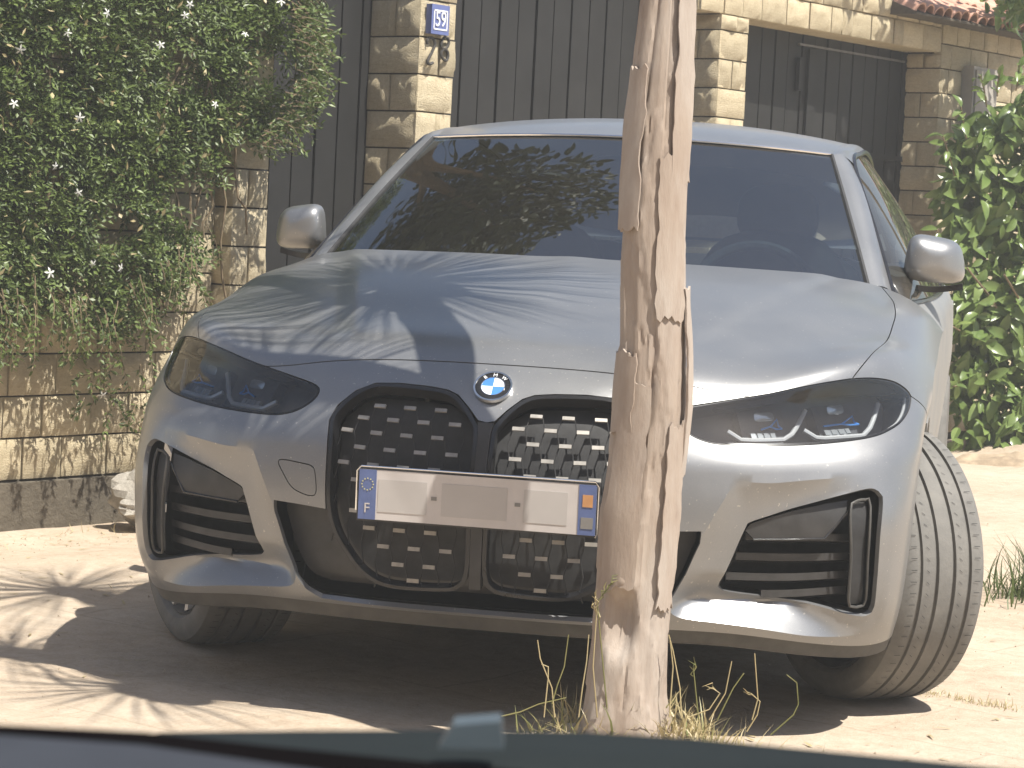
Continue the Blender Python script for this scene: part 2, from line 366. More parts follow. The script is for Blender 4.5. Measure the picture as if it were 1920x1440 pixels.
# loose stones and crumbs lying on the sand
pb = MB()
for i in range(900):
    if i < 500: x, y = rng.uniform(-2.0, 1.9), rng.uniform(-1.2, 3.2)
    else: s_, n_ = rng.uniform(-1.4, 1.2), abs(rng.normal(0, .22))+.12; q = W(s_, n_, 0); x, y = q.x, q.y
    if abs(x) < .9 and y > -.3: continue
    r = rng.uniform(.002, .006)*(1.6 if rng.random() < .06 else 1); z = ground_z(x, y); ph = rng.uniform(0, 6)
    V = [(x+r*math.cos(ph+k*2.1)*rng.uniform(.7, 1.3), y+r*math.sin(ph+k*2.1)*rng.uniform(.7, 1.3), z-.002) for k in range(3)]+[(x, y, z+r*.8)]
    pb.add(V, [(0, 1, 3), (1, 2, 3), (2, 0, 3)])
tag(pb.build('pebbles', 'pebble', smooth=False), kind='stuff')

# ------------------------------------------------------------------ stone walls and gates
BLOCKS = []
for k in range(10):
    n1, n2 = 7, 5; V = []; F = []
    for j in range(n2+1):
        for i in range(n1+1):
            e = min(i, n1-i, j, n2-j); a, c = i/n1, j/n2
            y = .004 if e == 0 else (-.004 if e == 1 else -.006)-.011*(fbm(a*3.2+k*7.1, c*2.6, k*3.7, 4)) - (.005*rng.random())
            V.append((a, y, c))
    F = [(j*(n1+1)+i, j*(n1+1)+i+1, (j+1)*(n1+1)+i+1, (j+1)*(n1+1)+i) for j in range(n2) for i in range(n1)]
    b = len(V); V += [(0, .05, 0), (1, .05, 0), (1, .05, 1), (0, .05, 1)]
    lo = [i for i in range(n1+1)]; hi = [n2*(n1+1)+i for i in range(n1+1)]; lf = [j*(n1+1) for j in range(n2+1)]; rt = [j*(n1+1)+n1 for j in range(n2+1)]
    F += [tuple([b, b+1]+lo[::-1]), tuple([b+2, b+3]+hi), tuple([b+3, b]+lf), tuple([b+1, b+2]+rt[::-1])]
    BLOCKS.append(mesh_data('stone_block', V, F, 'stone', True, 50))
def put_block(parent, org, X, Y, a0, a1, z0, z1, out=0.):
    g_ = .0035; p = org + X*(a0+g_) - Y*out + Vector((0, 0, z0+g_))
    m = Matrix(((X.x*(a1-a0-2*g_), Y.x, 0, p.x), (X.y*(a1-a0-2*g_), Y.y, 0, p.y), (0, 0, z1-z0-2*g_, p.z), (0, 0, 0, 1)))
    return from_data('stone_block', random.choice(BLOCKS), parent, m)
def face(parent, org, X, Y, length, z0, z1, course, piece, phase=0., jit=.25):
    z = z0; k = 0
    while z < z1-.02:
        zt = min(z1, z+course); a = 0.
        if length < .34:
            cut = [length] if (k+int(phase*2)) % 2 else [length*random.uniform(.42, .58), length]
        else:
            cut = []; a_ = piece*random.uniform(.35, 1.)
            while a_ < length-.06: cut.append(a_); a_ += piece*(1+random.uniform(-jit, jit))
            cut.append(length)
        for c in cut:
            put_block(parent, org, X, Y, a, c, z, zt, random.uniform(-.004, .004)); a = c
        z = zt; k += 1
def core(parent, s0, s1, n0, n1, z0, z1, mat='mortar', name='mortar_core'):
    V = [W(s, n, z) for s in (s0, s1) for n in (n0, n1) for z in (z0, z1)]
    return obj(name, V, [(0, 1, 3, 2), (4, 6, 7, 5), (0, 4, 5, 1), (2, 3, 7, 6), (0, 2, 6, 4), (1, 5, 7, 3)], mat, parent, False)
YI = -WN       # into the wall
# left garden wall
wl = empty('garden_wall', W(-.3, -.1, -.1), 'low stone block garden wall under the flowering jasmine', 'wall')
core(wl, -2.2, .83, -.33, -.102, -.2, 2.24)
face(wl, W(-2.2, -.08, 0), WD, YI, 3.03, .118, 2.22, .1478, .225)
pl = core(wl, -2.2, .835, -.3, -.055, -.25, .112, 'plinth', 'plinth')
def pillar(s0, s1, dep, z0, z1, course, label, ph):
    p = empty('gate_pillar', W((s0+s1)/2, -dep/2, 0), label, 'pillar', None)
    core(p, s0+.022, s1-.022, -dep-.05, -.024, -.1, z1, 'mortar')
    face(p, W(s0, 0, 0), WD, YI, s1-s0, z0, z1, course, .3, ph)
    face(p, W(s0, -dep, 0), WN, WD, dep, z0, z1, course, .3, ph+.5)
    face(p, W(s1, 0, 0), -WN, -WD, dep, z0, z1, course, .3, ph)
    return p
p1 = pillar(.84, 1.03, .30, -.06, 2.42, .1462, 'sunlit stone gate pillar beside the jasmine', 0)
p2 = pillar(1.87, 2.10, .275, -.13, 2.42, .1517, 'stone gate pillar with the blue number plaque and painted 28', 0)
p3 = pillar(4.07, 4.32, .24, 0, 2.15, .1383, 'stone gate pillar between the two garage gates, behind the bare trunk', .5)
# lintel and the wall to its right
li = empty('stone_lintel', W(5.2, -.1, 2.15), 'stone block lintel over the dark garage gate', 'lintel')
core(li, 3.9, 6.235, -.24, -.024, 2.152, 2.39, 'stone', 'soffit')
z = 2.15; 
for zc in (2.285, 2.40):
    a = 3.9
    while a < 6.25:
        b = min(6.26, a+random.choice((.11, .16, .22))*random.uniform(.9, 1.1))
        if 6.26-b < .06: b = 6.26
        put_block(li, W(0, 0, 0), WD, YI, a, b, z, zc, random.uniform(-.004, .006)); a = b
    z = zc
wr = empty('stone_wall', W(7.2, -.1, 0), 'stone block wall under the tiled coping, behind the broadleaf shrub', 'wall')
core(wr, 6.285, 9.0, -.3, -.024, -.1, 2.34)
face(wr, W(6.26, 0, 0), WD, YI, 2.7, .05, 2.335, .1345, .2, 0, .35)
face(wr, W(6.26, -.24, 0), WN, WD, .24, .05, 2.15, .1345, .3, .5)
# tiled coping
tr = empty('tiled_coping', W(7, 0, 2.44), 'terracotta barrel tile coping on top of the stone wall', 'roof')
V, F = [], []
for i in range(9):
    t = math.pi*i/8
    for y, rr in ((0, .052), (.34, .043)): V.append((rr*math.cos(t), y, rr*math.sin(t)))
    for y, rr in ((0, .043), (.34, .034)): V.append((rr*math.cos(t), y, rr*math.sin(t)))
for i in range(8):
    k = i*4; F += [(k, k+4, k+5, k+1), (k+2, k+3, k+7, k+6), (k, k+2, k+6, k+4)]
tile_me = mesh_data('roof_tile', V, F, 'tile', True, 40)
sl_ = R(22)
for row in range(3):
    for i in range(31):
        s = 5.72+i*.098+random.uniform(-.006, .006); nn = .15-row*.27; zz = 2.318+row*.27*math.tan(sl_)+random.uniform(-.006, .006)
        m = Matrix.Translation(W(s, nn, zz)) @ Matrix(((WD.x, -WN.x, 0, 0), (WD.y, -WN.y, 0, 0), (0, 0, 1, 0), (0, 0, 0, 1))) @ Matrix.Rotation(sl_+random.uniform(-.03, .03), 4, 'X') @ Matrix.Rotation(random.uniform(-.04, .04), 4, 'Z')
        from_data('roof_tile', tile_me, tr, m)
V = [W(s, n, z) for s in (5.66, 8.8) for n, z in ((.16, 2.303), (.16, 2.313), (-.75, 2.313+.91*math.tan(sl_)), (-.75, 2.298))]
obj('bed', V, [(0, 1, 5, 4), (1, 2, 6, 5), (0, 4, 7, 3), (0, 3, 2, 1), (4, 5, 6, 7)], 'mortar', tr, False)
# gates
def gate(s0, s1, n, top, label, rails, pitch=.131):
    g_ = empty('metal_gate', W((s0+s1)/2, n, 0), label, 'gate')
    core(g_, s0, s1, n-.06, n-.03, -.05, top, 'gate_metal', 'backing_sheet'); s = s0; i = 0
    while s < s1-.02:
        e = min(s1, s+pitch*random.uniform(.95, 1.05)); core(g_, s+.006, e-.006, n-.028, n+(.004 if i % 2 else 0)+random.uniform(-.002, .002), .02, top-.01, 'gate_metal', 'slat'); s = e; i += 1
    for z in rails: core(g_, s0, s1, n+.0065, n+.016, z, z+.03, 'gate_metal', 'rail')
    return g_
gate(.90, 1.87, -.27, 2.3, 'narrow dark ribbed metal gate between the jasmine pillar and the numbered pillar', (.3,))
gate(2.05, 4.12, -.255, 2.3, 'wide dark ribbed metal gate behind the car roof', (.3,))
g3 = gate(4.25, 6.30, -.215, 2.30, 'dark ribbed garage gate under the stone lintel', (.3, 1.55))
core(g3, 5.1, 6.2, -.205, -.19, 2.092, 2.102, 'gate_rail', 'head_rail')
core(g3, 5.20, 5.27, -.207, -.19, .02, 2.08, 'gate_metal', 'centre_post')
core(g3, 5.10, 5.13, -.207, -.185, 1.86, 2.03, 'gate_metal', 'bolt')
# number plaque and painted number
def on_wall(u, v, n):
    o, q = ray(u, v); nn = np.array(WN); k = ((np.array(WO)+nn*n-o)@nn)/(q@nn); return Vector(o+q*k)
pc = on_wall(826, 37, .035); PX, PZ = WD, Vector((0, 0, 1))
pq = empty('number_plaque', pc, 'blue enamel house number plaque reading 59 on the pillar', 'sign')
def plaque(w, h, n0, n1, mat, name, par, cx=0, cz=0):
    V = [pc+PX*(cx+x*w/2)+PZ*(cz+z*h/2)+WN*nn for nn in (n0, n1) for x, z in ((-1, -1), (1, -1), (1, 1), (-1, 1))]
    return obj(name, V, [(3, 2, 1, 0), (4, 5, 6, 7), (0, 1, 5, 4), (1, 2, 6, 5), (2, 3, 7, 6), (3, 0, 4, 7)], mat, par, False)
plaque(.112, .120, -.03, .0, 'plaque_blue', 'plate', pq)
for cx, cz, w, h in ((0, .036, .088, .006), (0, -.040, .088, .006), (-.041, -.002, .006, .082), (.041, -.002, .006, .082)): plaque(w, h, .0, .002, 'plaque_white', 'border', pq, cx, cz)
fm = Matrix(((WD.x, 0, WN.x, 0), (WD.y, 0, WN.y, 0), (0, 1, 0, 0), (0, 0, 0, 1)))
text_mesh('numerals', '59', .070, 'plaque_white', pq, Matrix.Translation(pc+WN*.002-PZ*.001) @ fm @ Matrix.Scale(1.25, 4, (0, 1, 0)))
for pts in ([(210, 790), (200, 730), (245, 680), (310, 700), (338, 800), (290, 930), (222, 1060), (212, 1130), (250, 1155), (305, 1130)],
            [(585, 700), (520, 670), (465, 740), (452, 830), (500, 880), (560, 850), (590, 760), (575, 690)], [(520, 880), (565, 930), (575, 1010), (545, 1090), (490, 1060), (455, 1000), (458, 930), (500, 880)]):
    q = smooth_poly([(780+x/9.6, y/9.6) for x, y in pts], 2, False)
    MB().tube([on_wall(x, y, .0175) for x, y in q], .0062, 6).build('painted_numeral', 'number_paint', p2)
# grey meter box on the right-hand wall
mb_ = empty('meter_box', W(6.62, .05, 1.75), 'grey wall box half hidden by the broadleaf shrub', 'box')
core(mb_, 6.51, 6.80, -.01, .07, 1.72, 2.10, 'box_grey', 'case'); core(mb_, 6.53, 6.78, .072, .08, 1.74, 2.08, 'box_grey', 'lid')
# rock against the wall foot
rk = MB(); c = W(.30, .16, .02); n = 14
for (dx, dn, r, h) in ((0, 0, .11, .20), (.10, .03, .07, .12), (-.10, .06, .06, .07)):
    V = []; F = []
    for j in range(n+1):
        for i in range(n):
            ph = math.pi*j/n; th = 2*math.pi*i/n; v = Vector((math.sin(ph)*math.cos(th), math.sin(ph)*math.sin(th), math.cos(ph)))
            k = 1+.35*fbm(v.x*1.7+dx*30, v.y*1.7, v.z*1.7, 4); V.append(c+WD*dx+WN*dn+Vector((v.x*r*k, v.y*r*k, v.z*h*.5*k+h*.25)))
    F = [(j*n+i, j*n+(i+1) % n, (j+1)*n+(i+1) % n, (j+1)*n+i) for j in range(n) for i in range(n)]; rk.add(V, F)
tag(rk.build('rock', 'rock', sharp=30), 'pale broken rock lying at the foot of the garden wall', 'rock')

# ------------------------------------------------------------------ the parked car
# body front: natural-spline surface through a control net (metres; x to the car's left, y to its rear, front axle at y = 0)
KU = np.array([0, .2, .4, .55, .70, .81, .95, 1.13]); KT = np.array([0, .09, .21, .33, .42, .50, .62, .85, 1.11, 1.35, 1.6])
NX = [[0, .2, .4, .55, .70, .805, .868, .862], [0, .2, .4, .55, .70, .815, .883, .882], [0, .2, .4, .55, .70, .82, .893, .892], [0, .2, .4, .55, .70, .82, .897, .903],
      [0, .2, .4, .55, .70, .815, .897, .913], [0, .2, .4, .55, .70, .81, .895, .922], [0, .2, .4, .55, .70, .80, .877, .924], [0, .2, .4, .55, .70, .80, .877, .924],
      [0, .2, .4, .55, .70, .80, .877, .924], [0, .2, .4, .56, .715, .81, .88, .924], [0, .2, .4, .57, .73, .82, .885, .925]]
NY = [[-.82, -.815, -.785, -.74, -.66, -.555, -.45, -.36], [-.865, -.86, -.82, -.775, -.71, -.625, -.51, -.38], [-.878, -.872, -.83, -.785, -.72, -.645, -.52, -.37],
      [-.878, -.872, -.825, -.782, -.715, -.635, -.50, -.33], [-.855, -.848, -.80, -.745, -.655, -.555, -.42, -.25], [-.825, -.82, -.765, -.695, -.59, -.48, -.33, -.15],
      [-.735, -.73, -.705, -.655, -.57, -.45, -.27, -.02], [-.52, -.515, -.49, -.44, -.34, -.21, -.03, .18], [-.27, -.265, -.25, -.20, -.11, .02, .18, .40],
      [-.03, -.025, 0, .05, .14, .25, .40, .62], [.20, .21, .25, .32, .44, .54, .67, .85]]
NZ = [[.25, .25, .25, .245, .225, .21, .215, .22], [.30]*8, [.42]*8, [.54]*8, [.63, .63, .635, .64, .65, .66, .665, .67], [.70, .70, .70, .705, .715, .725, .73, .725],
      [.787, .787, .780, .773, .797, .812, .805, .775], [.862, .862, .857, .852, .860, .868, .855, .80], [.925, .925, .920, .914, .912, .912, .895, .825],
      [.975, .975, .972, .965, .957, .947, .922, .845], [1.015, 1.015, 1.012, 1.008, .995, .965, .92, .865]]
def cardinal(k):
    n = len(k); h = np.diff(k); A = np.eye(n); B = np.zeros((n, n))
    for i in range(1, n-1):
        A[i, i-1] = h[i-1]; A[i, i] = 2*(h[i-1]+h[i]); A[i, i+1] = h[i]; B[i, i-1] = 6/h[i-1]; B[i, i] = -6/h[i-1]-6/h[i]; B[i, i+1] = 6/h[i]
    return np.linalg.solve(A, B)
def basis(k, Mt, q):
    i = np.clip(np.searchsorted(k, q)-1, 0, len(k)-2); h = k[i+1]-k[i]; a = (k[i+1]-q)/h; b = 1-a
    Wt = np.zeros((len(q), len(k))); r = np.arange(len(q)); Wt[r, i] += a; Wt[r, i+1] += b
    return Wt + ((a**3-a)*h*h/6)[:, None]*Mt[i] + ((b**3-b)*h*h/6)[:, None]*Mt[i+1]
KUf = np.concatenate([-KU[:0:-1], KU])
def full(C, s): C = np.array(C, float); return np.concatenate([s*C[:, :0:-1], C], 1)
NET = np.stack([full(NX, -1), full(NY, 1), full(NZ, 1)], 2); MU = cardinal(KUf); MT = cardinal(KT)
def body(U, T):
    U = np.ravel(np.asarray(U, float)); T = np.ravel(np.asarray(T, float))
    return np.einsum('ni,nj,ijc->nc', basis(KT, MT, T), basis(KUf, MU, U), NET)
def bodyn(U, T):
    U = np.ravel(np.asarray(U, float)); T = np.ravel(np.asarray(T, float)); e = 1e-4
    n = np.cross(body(U+e, T)-body(U-e, T), body(U, T+e)-body(U, T-e)); return n/np.linalg.norm(n, axis=1)[:, None]
# outlines on that surface (U, T), car's left half
HLP = [(.395, .510), (.404, .533), (.47, .557), (.545, .582), (.645, .603), (.735, .6065), (.757, .606), (.81, .599), (.87, .583), (.912, .557), (.926, .537), (.912, .500), (.885, .468), (.85, .449), (.80, .435), (.71, .430), (.595, .432), (.50, .437), (.458, .447), (.43, .463), (.408, .485)]
HLS = smooth_poly(HLP, .012)
def hl_chain(a, b):
    """part of the headlight outline between traced points a and b (inclusive, forward)"""
    out = []; n = len(HLP); i = a
    while True:
        out.append(HLP[i % n])
        if i % n == b: break
        i += 1
    return smooth_poly(out, .012, False)
HOODF = smooth_poly([(0, .630), (.115, .629), (.27, .623), (.41, .609), (.545, .582)], .015, False)
HOODS = smooth_poly([(.757, .606), (.793, .695), (.822, .85), (.834, 1.05), (.832, 1.2), (.80, 1.40), (.76, 1.54), (.74, 1.6)], .02, False)
INT = smooth_poly([(.579, .283), (.62, .300), (.67, .320), (.735, .340), (.79, .351), (.815, .351), (.832, .342), (.838, .328), (.836, .26), (.838, .17), (.842, .095), (.828, .076), (.80, .072), (.742, .080), (.653, .104), (.55, .122), (.525, .132), (.522, .148), (.545, .205), (.570, .270)], .012)
CRE = smooth_poly([(.531, .358), (.544, .364), (.61, .362), (.70, .367), (.80, .369), (.845, .362), (.868, .342), (.872, .26), (.872, .17), (.870, .09), (.855, .055), (.80, .032), (.70, .024), (.60, .036), (.50, .05), (.43, .065), (.412, .10), (.424, .152), (.476, .257), (.506, .316)], .012)
CENT = [(0, .470), (.018, .474), (.042, .504), (.070, .534), (.095, .546), (.137, .552), (.206, .5555), (.262, .552), (.305, .528), (.342, .485), (.357, .443), (.353, .381), (.349, .30), (.345, .2535), (.41, .258), (.471, .261), (.470, .234), (.445, .169), (.417, .113), (.387, .06), (.355, .026), (.258, .020), (.112, .018), (0, .018)]
CENT = resample(CENT + [(-u, t) for u, t in CENT[-2:0:-1]], .012)
KID = smooth_poly([(.349, .381), (.353, .443), (.338, .482), (.303, .524), (.262, .548), (.206, .5515), (.137, .548), (.097, .542), (.070, .528), (.043, .499), (.025, .472), (.0165, .455), (.014, .41), (.014, .34), (.014, .229), (.014, .164), (.020, .13), (.033, .113), (.067, .100), (.186, .097), (.247, .121), (.297, .169), (.328, .213), (.343, .27)], .012)
TOW = smooth_poly([(-.466, .348), (-.408, .347), (-.384, .343), (-.375, .331), (-.369, .288), (-.385, .278), (-.425, .290), (-.449, .316)], .008)
def mir(P): return np.array([(-u, t) for u, t in P])[::-1]
def idep(U, T): return (.028+.047*np.clip((.17-np.asarray(T))/.09, 0, 1))*(lambda q: .08+.92*q*q*(3-2*q))(np.clip((.835-np.abs(U))/.2, 0, 1))
def disp(U, T):
    Q = np.stack([np.abs(U), T], 1); d = np.zeros(len(Q))
    m = inside(CRE, Q) & ~inside(INT, Q)
    if m.any():
        a, b = pdist(CRE, Q[m]), pdist(INT, Q[m]); d[m] -= idep(U[m], T[m])*(1-(1-a/(a+b+1e-9))**2.1)
    m = inside(INT, Q); d[m] -= idep(U[m], T[m])
    near = (pdist(INT, Q) < .0008); d[near] = -idep(U[near], T[near])
    xc = .35+(T-.63)*.27; h = (T > .60)
    d += np.where(h, .0075/(1+np.exp(-np.clip((xc-Q[:, 0])/.009, -40, 40)))*np.clip((T-.62)/.1, 0, 1), 0)
    d += np.where(h, .004*np.exp(-((Q[:, 0]-.0)/.06)**2)*np.clip((T-.62)/.3, 0, 1), 0)
    d += .006*np.exp(-((Q[:, 0]-.72)/.25)**2-((T-.395)/.022)**2)       # rolled edge under the lamps
    return d
def surf(off=0.):
    def fn(U, T):
        N = bodyn(U, T); return body(U, T)+N*(disp(U, T)+off)[:, None], N
    return fn
def base(off=0.):
    def fn(U, T):
        N = bodyn(U, T); return body(U, T)+N*off, N
    return fn
def SP(u, t, off=0.):
    p, n = base(off)(np.array([u]), np.array([t])); return Vector(p[0])
def frame_at(u, t):
    p = Vector(body([u], [t])[0]); n = Vector(bodyn([u], [t])[0]); x = (Vector(body([u+.002], [t])[0])-Vector(body([u-.002], [t])[0])).normalized()
    y = n.cross(x).normalized(); x = y.cross(n); return p, x, y, n

car = empty('parked_car', (0, 1.4, 0), 'dusty grey-blue sedan with tall black twin grilles, parked behind the bare trunk', 'car')
G = .0018
# bumper skin
lowchain = hl_chain(10, 3)     # outer tip, along the bottom, round the inner tip, up to the bonnet edge
half = [(0., .0)] + [tuple(p) for p in resample([(.0, .0), (1.128, .0), (1.128, .44)], .02, False)[1:]] + [tuple(p) for p in lowchain] + [tuple(p) for p in HOODF[::-1][1:]]
bo = offset_poly(resample(half + [(-u, t) for u, t in half[-2:0:-1]], .02), G)
cre2 = [CRE, mir(CRE)]
cdt_panel('front_bumper', bo, [CENT, INT, mir(INT), TOW], surf(), 'paint', car, .013, [np.vstack([c, c[:1]]) for c in cre2], .012, 28)
cdt_panel('tow_hook_cover', offset_poly(TOW, .0022), [], surf(), 'paint', car, .013)
# bonnet
half = [tuple(p) for p in HOODF] + [tuple(p) for p in hl_chain(3, 6)[1:]] + [tuple(p) for p in HOODS[1:]] + [(.5, 1.599), (.25, 1.599), (0, 1.599)]
ho = offset_poly(resample(half + [(-u, t) for u, t in half[-2:0:-1]], .02), G)
cdt_panel('bonnet', ho, [], surf(), 'paint', car, .016, (), .012, 40)
# fenders
fl = [tuple(p) for p in hl_chain(6, 10)] + [(1.128, .44), (1.128, 1.599), (.74, 1.599)] + [tuple(p) for p in HOODS[::-1][1:-1]]
fl = offset_poly(resample(fl, .02), G)
cdt_panel('fender', fl, [], surf(), 'paint', car, .018); cdt_panel('fender', mir(fl), [], surf(), 'paint', car, .018)
# dark shell behind the gaps
sh = resample([(-1.11, .01), (1.11, .01), (1.11, 1.58), (-1.11, 1.58)], .06)
cdt_panel('inner_shell', sh, [offset_poly(CENT, -.004), offset_poly(CRE, -.004), offset_poly(mir(CRE), -.004), HLS, mir(HLS)], base(-.02), 'matt_black', car, .06, (), 0)
sh2 = resample([(.44, .07), (.86, .07), (.86, .36), (.44, .36)], .05)
# --- grille
cdt_panel('lower_grille', offset_poly(CENT, .001), [], base(-.052), 'dark_plastic', car, .04, (), 0)
for k, sg in enumerate((1, -1)):
    K = KID if sg > 0 else mir(KID); KI = offset_poly(K, .009)
    fr = cdt_panel('grille_frame', K, [KI], base(.001), 'gloss_black', car, .012, (), .03)
    cdt_panel('grille_backing', offset_poly(K, .006), [], base(-.046), 'matt_black', car, .035, (), 0)
    KB = offset_poly(K, .024); mesh_ = MB(); bars = []
    for j in range(12):
        t = .4975-.0347*j
        for i in range(6):
            u = (.0345 if j % 2 == 0 else .0695)+.0703*i; bars.append((j, i, sg*u, t))
    inb = {}
    for j, i, u, t in bars: inb[(j, i)] = bool(inside(KI, np.array([[u, t]]))[0])
    for j, i, u, t in bars:
        if inb[(j, i)]:
            for (j2, i2) in ((j+1, i), (j+1, i-1) if j % 2 == 0 else (j+1, i+1)):
                u2 = (.0345 if j2 % 2 == 0 else .0695)+.0703*i2; u2 *= sg; t2 = .4975-.0347*j2
                sgn = 1 if u2 > u else -1
                a = np.array((u+sgn*.0137, t)); b = np.array((u2-sgn*.0137, t2)); 
                for q in (.999, .75, .5, .25):
                    if inside(K, np.array([a+(b-a)*q]))[0]: b = a+(b-a)*q; break
                mesh_.tube([SP(*(a+(b-a)*q), -.018) for q in (0, .5, 1)], .0016, 5, False)
    for j, i, u, t in bars:
        ok = inside(offset_poly(K, .018), np.array([[u-.012, t], [u+.012, t]]))
        if not ok.all(): continue
        if abs(u) < .235 and .262 < t < .335: continue
        p, x, y, n = frame_at(u, t); b_ = MB(); rot = Matrix((x, y, n)).transposed() @ Matrix.Rotation(R(-8), 3, 'X')
        b_.box(p-n*.012, (.0265, .0085, .004), rot); b_.build('grille_bar', 'bar_metal', fr, False)
    tag(mesh_.build('grille_mesh', 'matt_black', car), kind='stuff')
sp = resample([(-.0125, .112), (.0125, .112), (.0125, .30), (.0135, .44), (.018, .468), (-.018, .468), (-.0135, .44), (-.0125, .30)], .02)
cdt_panel('grille_spine', sp, [], base(.004), 'dark_plastic', car, .02, (), .03)
# --- badge
p, x, y, n = frame_at(.002, .556); bm_ = Matrix((x, y, n)).transposed().to_4x4(); bm_.translation = p+n*.004
def disc(r0, r1, z, h, n_=48, a0=0., a1=2*math.pi):
    V = []; F = []; k = max(3, int(n_*(a1-a0)/(2*math.pi)))
    for i in range(k+1):
        a = a0+(a1-a0)*i/k
        for r, zz in ((r0, z), (r0, z+h), (r1, z+h), (r1, z)): V.append((r*math.cos(a), r*math.sin(a), zz))
    for i in range(k):
        q = i*4; F += [(q+1, q+2, q+6, q+5), (q+2, q+3, q+7, q+6), (q, q+1, q+5, q+4)]
    return V, F
V, F = disc(.0385, .0425, -.003, .0085); bd = obj('badge', V, F, 'chrome', car, True, 40, bm_)
def sub(nm, a, mat): return obj(nm, a[0], a[1], mat, bd, True, 40, bm_)
sub('badge_ring', disc(.0262, .0386, -.003, .0062), 'gloss_black'); sub('badge_rim', disc(.0250, .0266, -.003, .0075), 'chrome')
for q in range(4): sub('badge_field', disc(.0001, .0252, -.003, .0066, 48, q*math.pi/2, (q+1)*math.pi/2), 'badge_white' if q % 2 == 0 else 'badge_blue')
for ch, an in (('B', 40), ('M', 0), ('W', -40)):
    a = R(an); text_mesh('badge_letter', ch, .0125, 'badge_white', bd, bm_ @ Matrix.Rotation(a, 4, 'Z') @ Matrix.Translation((0, .0323, .0034)), .0004)
# --- number plate
pm = Matrix.Translation((0, -.901, .509)) @ Matrix.Rotation(R(1.0), 4, 'X')
def pbox(nm, x0, x1, z0, z1, y0, y1, mat, par):
    V = [(a, b, c_) for a in (x0, x1) for b in (y0, y1) for c_ in (z0, z1)]
    return obj(nm, V, [(0, 1, 3, 2), (4, 6, 7, 5), (0, 4, 5, 1), (2, 3, 7, 6), (0, 2, 6, 4), (1, 5, 7, 3)], mat, par, False, 40, pm)
npl = pbox('number_plate', -.2575, .2575, -.0535, .0535, 0, .004, 'plate_white', car)
pbox('plate_backing', -.262, .262, -.058, .058, .0045, .022, 'dark_plastic', npl)
MB().tube([pm @ Vector(q) for q in ((-.2625, 0, -.035), (-.2625, 0, .05), (-.254, 0, .0605), (0, 0, .0605), (.254, 0, .0605), (.2625, 0, .05), (.2625, 0, -.05), (.258, 0, -.058))], .0022, 8).build('plate_surround', 'chrome', npl)
pbox('country_band', -.2575, -.2195, -.0535, .0535, -.0012, -.0002, 'plate_blue', npl); pbox('region_band', .2195, .2575, -.0535, .0535, -.0012, -.0002, 'plate_blue', npl)
tm = Matrix(((1, 0, 0, 0), (0, 0, -1, 0), (0, 1, 0, 0), (0, 0, 0, 1)))
text_mesh('country_letter', 'F', .030, 'plate_white', npl, pm @ Matrix.Translation((-.2385, -.0018, -.030)) @ tm, .0004)
st = MB()
for k in range(12):
    a = 2*math.pi*k/12; st.box((-.2385+.0125*math.cos(a), -.0018, .022+.0125*math.sin(a)), (.0026, .001, .0026))
o = obj('star_ring', st.V, st.F, 'star', npl, False, 40, pm)
pbox('plate_dash', -.0985, -.0865, -.0035, .0045, -.0012, -.0002, 'plate_grey', npl); pbox('plate_dash', .083, .095, -.0035, .0045, -.0012, -.0002, 'plate_grey', npl)
for x0, x1 in ((-.215, -.108), (-.076, .066), (.102, .196)): pbox('plate_smudge', x0, x1, -.036, .034, -.0009, -.0002, 'plate_smudge', npl)
pbox('region_emblem', .228, .250, .006, .032, -.0022, -.0013, 'plate_orange', npl); pbox('region_number', .226, .252, -.040, -.016, -.0022, -.0013, 'plate_grey', npl)
